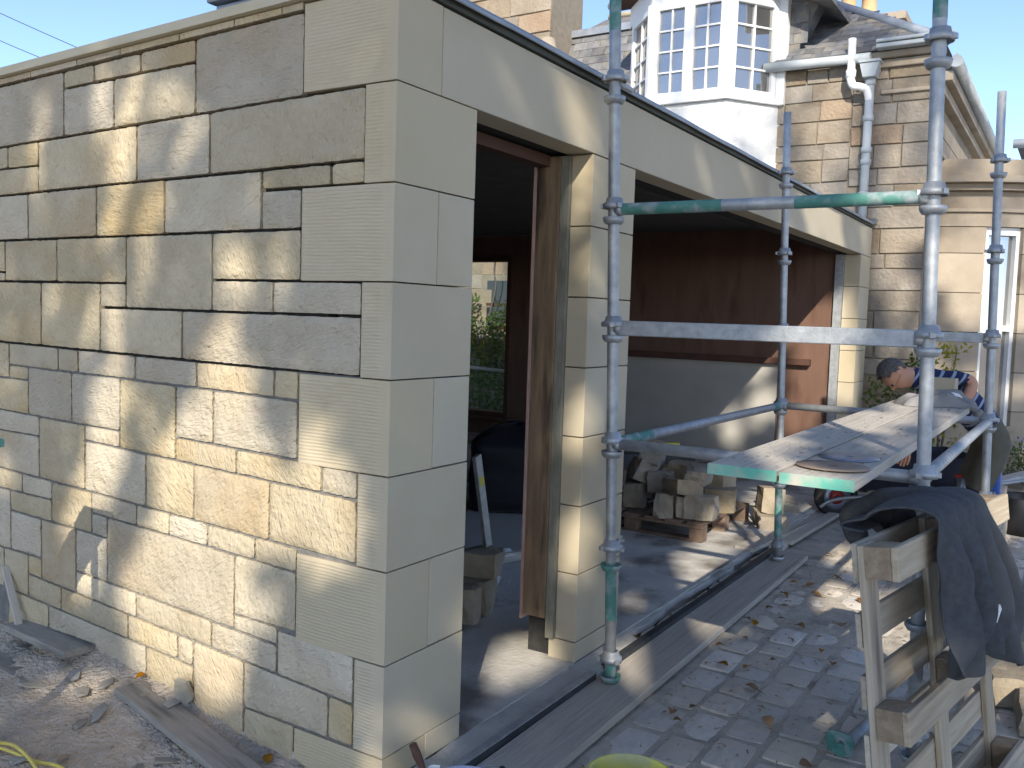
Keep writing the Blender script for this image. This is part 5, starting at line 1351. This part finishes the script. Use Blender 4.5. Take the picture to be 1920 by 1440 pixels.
# --- inside the doorway
def wrapped():
    b = MB(); nu, nv = 40, 22; vs = []
    for j in range(nv+1):
        t = j/nv
        for i in range(nu):
            a = 2*math.pi*i/nu
            e = .32
            cx = math.copysign(abs(math.cos(a))**e, math.cos(a)); cy = math.copysign(abs(math.sin(a))**e, math.sin(a))
            k = 1.0 if t < .78 else math.sqrt(max(0, 1-((t-.78)/.22)**2))*.6+.4*(1-(t-.78)/.22)
            k *= 1+.04*nz(cx*2, cy*2, t*4)+.02*nz(cx*7, cy*7, t*9)-.05*(t < .06)
            vs.append((cx*.42*k, cy*.36*k, .66*t+.03*nz(cx*3, cy*3, 9)*(t > .5)))
    b.add(vs, [(j*nu+i, j*nu+(i+1) % nu, (j+1)*nu+(i+1) % nu, (j+1)*nu+i) for j in range(nv) for i in range(nu)]+[tuple(nv*nu+i for i in range(nu))], True)
    return b
tag(wrapped().build('wrapped_bale', M_black, None, (3.95, 1.95, -.03), rot=(0, 0, .5)), 'big black plastic wrapped bale on the floor seen through the doorway', 'bale')
b = MB(); b.box(-.75, .75, -.62, .62, 0, .022); b.box(-.74, .74, -.61, .61, .024, .05)
tag(b.build('board_stack', M_plaster, None, (3.05, 1.62, -.088), rot=(0, 0, -.35), bevel=.002), 'stack of grey boards flat on the floor before the black bale', 'boards')
lvl = tag(empty('spirit_level', (1.83, .80, .14)), 'silver spirit level leaning inside the doorway', 'spirit level')
b = MB(); d_ = Vector((-.16, -.0, .62)); up_ = d_.normalized(); sd_ = Vector((0, 1, 0)); 
Mx = Matrix((Vector((1, 0, 0)).cross(up_).normalized(), up_.cross(Vector((1, 0, 0)).cross(up_)).normalized(), up_)).transposed().to_4x4()
Mx = d_.to_track_quat('Z', 'Y').to_matrix().to_4x4()
b.box(-.012, .012, -.028, .028, .02, .62, Mx); b.build('rail', M_galv, lvl, bevel=.002)
b = MB(); b.box(-.013, .013, -.029, .029, 0, .02, Mx); b.box(-.0135, .0135, -.02, .02, .45, .5, Mx); b.build('yellow_cap', M_yellow, lvl)
for i, (x, y, z, s_, lab) in enumerate(((1.66, .78, -.0, (.16, .2, .18), 'lower grey block of the small stack just inside the doorway'), (1.72, .79, .16, (.17, .22, .13), 'upper grey block of the small stack just inside the doorway'), (1.50, .70, -.0, (.12, .10, .19), 'upright buff block leaning by the door pier'))):
    tag(inst('rough_block', rock(120+i, *s_), None, (x, y, z), (0, 0, .3)), lab, 'stone block')
b = MB(); b.box(-.075, .075, -.04, .04, 0, .004)
c_ = tag(b.build('printed_card', M_paper, None, (2.55, 1.17, -.03), rot=(.35, 0, -.4)), 'small white printed card on the floor inside the doorway', 'card')
for k in range(3):
    b = MB(); b.box(-.055, .03+.02*(k % 2), -.004, .004, .0042, .005); b.build('print_line', M_tyre, c_, (0, .018-.02*k, 0))
tag(inst('plastic_bag', chip_mesh(500, .09, .07, .08, mat('clear_plastic', (.42, .44, .46), (.55, .57, .58), rough=.3), 'plastic_bag', 9, .5), None, (2.02, .93, -.06), (.2, .3, 0)), 'crumpled clear plastic bag on the floor by the stacked blocks', 'plastic bag')
board('pale_batten', (2.25, 1.35, -.05), (2.95, .95, -.05), .06, .05, M_wood, 'pale batten along the edge of the grey boards', 'batten')
board('timber_baulk', (4.6, 3.4, .33), (5.4, 2.0, .30), .25, .06, M_pallet_d, 'dark board resting behind the black bale', 'timber')

# --- on and around the far end of the planks
def heap(seed, sx, sy, h):
    b = MB(); nu, nv = 30, 20; vs = []
    for i in range(nu+1):
        for j_ in range(nv+1):
            u = i/nu*2-1; v = j_/nv*2-1
            e = max(0, 1-(abs(u)**2.6))*max(0, 1-(abs(v)**2.6))
            z = h*e**.6*(.75+.5*nz(u*2.4, v*2.4, seed))+.012*nz(u*6, v*6, seed+2)*e
            vs.append((u*sx*(1+.1*nz(v*2, seed, 0)), v*sy*(1+.1*nz(u*2, seed, 4)), z))
    n = nv+1
    b.add(vs, [(i*n+j_, (i+1)*n+j_, (i+1)*n+j_+1, i*n+j_+1) for i in range(nu) for j_ in range(nv)], True)
    return b
clo = tag(empty('grey_towel', (3.95, -1.10, 1.012), R(-60)), 'crumpled grey towel heaped on the far end of the planks', 'towel')
heap(3, .21, .13, .095).build('heap', M_towel, clo)
b = MB(); b.tube(sm([(.02, .06, .05), (.14, .05, .075), (.22, .03, .03), (.275, .0, -.03), (.29, -.02, -.06)], 6), [.03+.006*math.sin(k) for k in range(25)], 10); b.build('rolled_edge', M_towel, clo)
b = MB(); b.box(-.03, .03, -.02, .02, 0, .004); b.build('care_label', M_paper, clo, (.12, -.06, .072), rot=(.5, .2, .3))
o = inst('dressed_block', None, None)
bpy.data.objects.remove(o)
b = MB(); b.box(-.045, .045, -.085, .085, 0, .15)
tag(b.build('dressed_block', M_ashlar, None, (4.12, -1.13, 1.03), rot=(0, 0, R(-5)), bevel=.004), 'small smooth sandstone block set on the planks before the worker', 'stone block')
tl = tag(empty('hand_saw_tool', (4.62, -1.24, .40), R(-50)), 'power tool with a red bar handle beside the far scaffold post', 'power tool')
b = MB(); b.tube([(-.055, 0, .09), (.055, 0, .09)], .014, 10); b.build('handle', M_red, tl)
b = MB(); b.lathe([(.03, -.02), (.035, .0), (.033, .07), (.02, .08)], (0, 0, 0), 16); b.build('body', M_steel, tl)
sb_ = tag(empty('saw_bench', (4.7, -1.3, GZ)), 'low timber bench under the red handled tool', 'bench')
b = MB(); b.box(-.16, .16, -.13, .13, .50, .535); b.build('top', M_pallet, sb_, bevel=.003)
for x in (-.13, .13):
    b = MB(); b.box(x-.02, x+.02, -.10, .10, 0, .499); b.build('leg', M_pallet, sb_)
dr = tag(empty('blue_jerrycan', (4.98, -1.36, .30)), 'blue plastic can with a red cap behind the far scaffold post', 'can')
b = MB(); b.box(-.07, .07, -.09, .09, 0, .34); b.build('body', M_blue, dr, bevel=.02)
b = MB(); b.lathe([(.001, .375), (.022, .375), (.022, .342), (.001, .342)], (0, 0, 0), 14); b.build('cap', M_red, dr)
st2 = tag(empty('stacked_planks', (5.35, -1.35, GZ)), 'low stack of short planks on the setts carrying the blue can', 'planks')
for k in range(5):
    b = MB(); b.box(-.45, .45, -.11, .11, 0, .085); b.build('plank', M_pallet, st2, (rnd.uniform(-.03, .03), rnd.uniform(-.01, .01), k*.09), rot=(0, 0, rnd.uniform(-.05, .05)), bevel=.003)
bk = tag(empty('black_tub', (6.25, -1.55, GZ)), 'black rubber tub on the setts at the right edge', 'tub')
b = MB(); b.lathe([(.001, .01), (.15, .01), (.19, .30), (.20, .31), (.205, .30), (.16, 0), (.001, 0)], (0, 0, 0), 28); b.build('tub', M_black, bk)
board('roof_batten', (6.4, -.9, .05), (8.2, -2.2, .35), .12, .03, M_galv, 'pale metal sheet strip lying askew at the right edge', 'strip')
board('roof_batten', (6.6, .05, .48), (7.3, -.45, .30), .05, .03, M_wood, 'pale batten leaning by the far garage pillar', 'batten')
for i, (x, y, z, s_, rz, lab) in enumerate(((2.42, -1.72, -.10, (.42, .26, .12), .2, 'flat sandstone slab lying right of the fleece jacket'), (2.95, -1.72, -.09, (.34, .3, .14), .6, 'rough buff stone on the setts behind the flat slab'), (2.05, -1.86, -.10, (.3, .25, .11), .1, 'sandstone offcut at the right edge near the pallet'), (3.6, -1.66, -.10, (.4, .25, .10), -.2, 'long stone offcut on the setts past the jacket'), (4.4, -1.85, -.09, (.35, .3, .13), .3, 'square stone offcut on the setts below the far scaffold post'))):
    tag(inst('stone_offcut', rock(200+i, *s_), None, (x, y, z), (0, 0, rz)), lab, 'stone offcut')
board('edge_plank', (2.2, -1.74, -.12), (3.3, -1.98, -.12), .16, .07, M_pallet, 'pale plank lying on the setts right of the jacket', 'plank')
# ================================================================ WORKER
def worker():
    t = tag(empty('person', (4.55, -1.35, GZ)), 'man in a striped navy jersey bending over the far end of the planks', 'person')
    V = {}; edges = []; rad = {}; zone = {}
    def j_(k, p, r_, z_): V[k] = Vector(p); rad[k] = r_ if isinstance(r_, tuple) else (r_, r_); zone[k] = z_
    def chain(*ks):
        for a, c in zip(ks, ks[1:]): edges.append((a, c))
    up_h = Vector((-.50, .845, .10)).normalized()          # neck to crown
    fw_h = (Vector((-.22, -.02, -.97))-up_h*Vector((-.22, -.02, -.97)).dot(up_h)).normalized()
    sd_h = up_h.cross(fw_h).normalized()
    j_('pel', (4.55, -1.40, .84), (.155, .13), 'shorts')
    j_('wst', (4.50, -1.30, .95), (.145, .12), 'top')
    j_('che', (4.42, -1.13, 1.085), (.165, .135), 'top')
    j_('nb', (4.33, -.965, 1.155), (.088, .085), 'top')
    hb_ = Vector((4.29, -.905, 1.165))
    j_('nk', hb_-up_h*.012, .064, 'skin')
    hc = hb_+up_h*.105
    j_('hd0', hb_+up_h*.055+fw_h*.012, (.074, .080), 'skin'); j_('hd1', hc, (.080, .092), 'skin'); j_('hd2', hc+up_h*.075-fw_h*.012, (.060, .066), 'skin')
    chain('pel', 'wst', 'che', 'nb', 'nk', 'hd0', 'hd1', 'hd2')
    j_('chin', hb_+up_h*.03+fw_h*.075, .030, 'skin'); chain('hd0', 'chin')
    j_('nose', hc-up_h*.012+fw_h*.105, .013, 'skin'); j_('nosb', hc-up_h*.0+fw_h*.07, .022, 'skin'); chain('hd1', 'nosb', 'nose')
    for s_, n in ((1, 'l'), (-1, 'r')):
        j_('ear'+n, hc+sd_h*s_*.086-fw_h*.01-up_h*.01, .018, 'skin'); chain('hd1', 'ear'+n)
    # near arm: elbow raised behind, forearm down to the cloth
    j_('s1', (4.30, -1.13, 1.165), .062, 'top'); j_('u1', (4.30, -1.21, 1.175), .058, 'top'); j_('e1', (4.33, -1.29, 1.155), .046, 'skin'); j_('f1', (4.27, -1.27, 1.06), .040, 'skin'); j_('w1', (4.22, -1.22, 1.01), .028, 'skin')
    chain('che', 's1', 'u1', 'e1', 'f1', 'w1')
    j_('s2', (4.52, -1.02, 1.12), .062, 'top'); j_('u2', (4.50, -.98, 1.03), .056, 'top'); j_('e2', (4.44, -.95, .90), .045, 'skin'); j_('w2', (4.28, -.93, .72), .030, 'skin')
    chain('che', 's2', 'u2', 'e2', 'w2')
    for w_, d_, sdd in (('w1', Vector((-.55, .55, -.6)), Vector((.6, .6, 0))), ('w2', Vector((-.5, .1, -.8)), Vector((.3, -.9, .1)))):
        d_.normalize(); sdd = (sdd-d_*sdd.dot(d_)).normalized(); pn = d_.cross(sdd)
        p = V[w_]; j_(w_+'p', p+d_*.055, (.036, .020), 'skin'); chain(w_, w_+'p')
        for q in range(4):
            off = sdd*(q-1.5)*.019; ln = (.07, .082, .078, .06)[q]
            a = p+d_*.092+off; c = a+d_*ln*.5-pn*.006; e = c+d_*ln*.4-pn*.024
            for nme, pt, r_ in (('a', a, .0095), ('b', c, .009), ('c', e, .0075)): j_(f'{w_}f{q}{nme}', pt, r_, 'skin')
            chain(w_+'p', f'{w_}f{q}a', f'{w_}f{q}b', f'{w_}f{q}c')
        a = p+d_*.035-sdd*.034; c = a+d_*.035-sdd*.018; e = c+d_*.03-pn*.01
        for nme, pt, r_ in (('a', a, .012), ('b', c, .010), ('c', e, .008)): j_(f'{w_}t{nme}', pt, r_, 'skin')
        chain(w_, f'{w_}ta', f'{w_}tb', f'{w_}tc')
    for n, hx, kx, ax in (('l', (4.47, -1.45, .76), (4.40, -1.33, .36), (4.50, -1.42, -.08)), ('r', (4.66, -1.38, .76), (4.66, -1.24, .36), (4.76, -1.33, -.08))):
        j_('hp'+n, hx, .098, 'shorts'); k0 = Vector(hx)+(Vector(kx)-Vector(hx))*.6
        j_('th'+n, k0, .088, 'shorts'); j_('kn'+n, kx, .062, 'dark'); cf = Vector(kx)+(Vector(ax)-Vector(kx))*.35
        j_('cf'+n, cf, .060, 'dark'); j_('an'+n, ax, .042, 'dark'); j_('hl'+n, Vector(ax)+Vector((.03, -.04, -.045)), .040, 'dark'); j_('ft'+n, Vector(ax)+Vector((-.07, .12, -.050)), (.048, .034), 'dark'); j_('to'+n, Vector(ax)+Vector((-.11, .18, -.055)), (.04, .026), 'dark')
        chain('pel', 'hp'+n, 'th'+n, 'kn'+n, 'cf'+n, 'an'+n, 'ft'+n, 'to'+n); chain('an'+n, 'hl'+n)
    ks = list(V); ix = {k: i for i, k in enumerate(ks)}
    me = bpy.data.meshes.new('body'); me.from_pydata([V[k] for k in ks], [(ix[a], ix[c]) for a, c in edges], [])
    o = link(bpy.data.objects.new('body_src', me))
    o.modifiers.new('skin', 'SKIN'); sk = me.skin_vertices[0].data
    for k in ks: sk[ix[k]].radius = rad[k]; sk[ix[k]].use_root = (k == 'pel')
    o.modifiers['skin'].use_smooth_shade = True
    ss = o.modifiers.new('ss', 'SUBSURF'); ss.levels = 2; ss.render_levels = 2
    dg = bpy.context.evaluated_depsgraph_get(); dg.update()
    fin = bpy.data.meshes.new_from_object(o.evaluated_get(dg)); bpy.data.objects.remove(o)
    fin.name = 'body'; fin.materials.clear()
    for m_ in (M_skin, M_stripe, M_khaki, M_navy): fin.materials.append(m_)
    zi = {'skin': 0, 'top': 1, 'shorts': 2, 'dark': 3}
    segs = [(V[a], V[c], a, c) for a, c in edges]
    ax_ = (V['nb']-V['pel']).normalized()
    at_ = fin.attributes.new('along', 'FLOAT', 'POINT')
    arm = (V['u1']-V['s1']).normalized()
    for i, v in enumerate(fin.vertices):
        at_.data[i].value = (v.co-V['pel']).dot(ax_)+2
    for p in fin.polygons:
        c = p.center; best = (9, None)
        for a, e, ka, ke in segs:
            d_ = e-a; tt = max(0, min(1, (c-a).dot(d_)/max(1e-9, d_.length_squared))); q = (c-a-d_*tt).length
            rr = rad[ka][0]*(1-tt)+rad[ke][0]*tt
            if q-rr < best[0]: best = (q-rr, ka if tt < .5 else ke)
        p.material_index = zi[zone[best[1]]]; p.use_smooth = True
    bo = inst('body', fin, t); bo.matrix_parent_inverse = Matrix.Translation(t.location).inverted()
    # hair: a cap over crown and back of the head
    b = MB(); n1, n2 = 26, 14; vs = []
    for j2 in range(n2+1):
        th = math.pi*.78*j2/n2
        for i in range(n1):
            ph = 2*math.pi*i/n1
            dirv = (up_h*math.cos(th)+(fw_h*math.cos(ph)+sd_h*math.sin(ph))*math.sin(th))
            k = .0985
            vs.append(hc+up_h*.012-fw_h*.016+Vector(dirv)*(k+.004*nz(ph*9, th*9, 2))-sd_h*sd_h.dot(dirv)*.012)
    fs = []
    for j2 in range(n2):
        for i in range(n1):
            ph = 2*math.pi*(i+.5)/n1; th = math.pi*.78*(j2+.5)/n2
            f_ = math.cos(ph)*math.sin(th)
            if f_ > .52 or (f_ > .12 and th > 1.15) or (f_ > -.25 and th > 1.75): continue
            fs.append((j2*n1+i, j2*n1+(i+1) % n1, (j2+1)*n1+(i+1) % n1, (j2+1)*n1+i))
    b.add(vs, fs, True)
    ho = b.build('hair', M_hair, t); ho.matrix_parent_inverse = Matrix.Translation(t.location).inverted()
    b = MB()
    for s_ in (1, -1):
        e = hc+up_h*.012+fw_h*.078+sd_h*s_*.032
        b.lathe([(.001, -.008), (.009, -.004), (.011, 0), (.009, .004), (.001, .008)], e, 10)
    o = b.build('eyes', M_tyre, t); o.matrix_parent_inverse = Matrix.Translation(t.location).inverted()
worker()
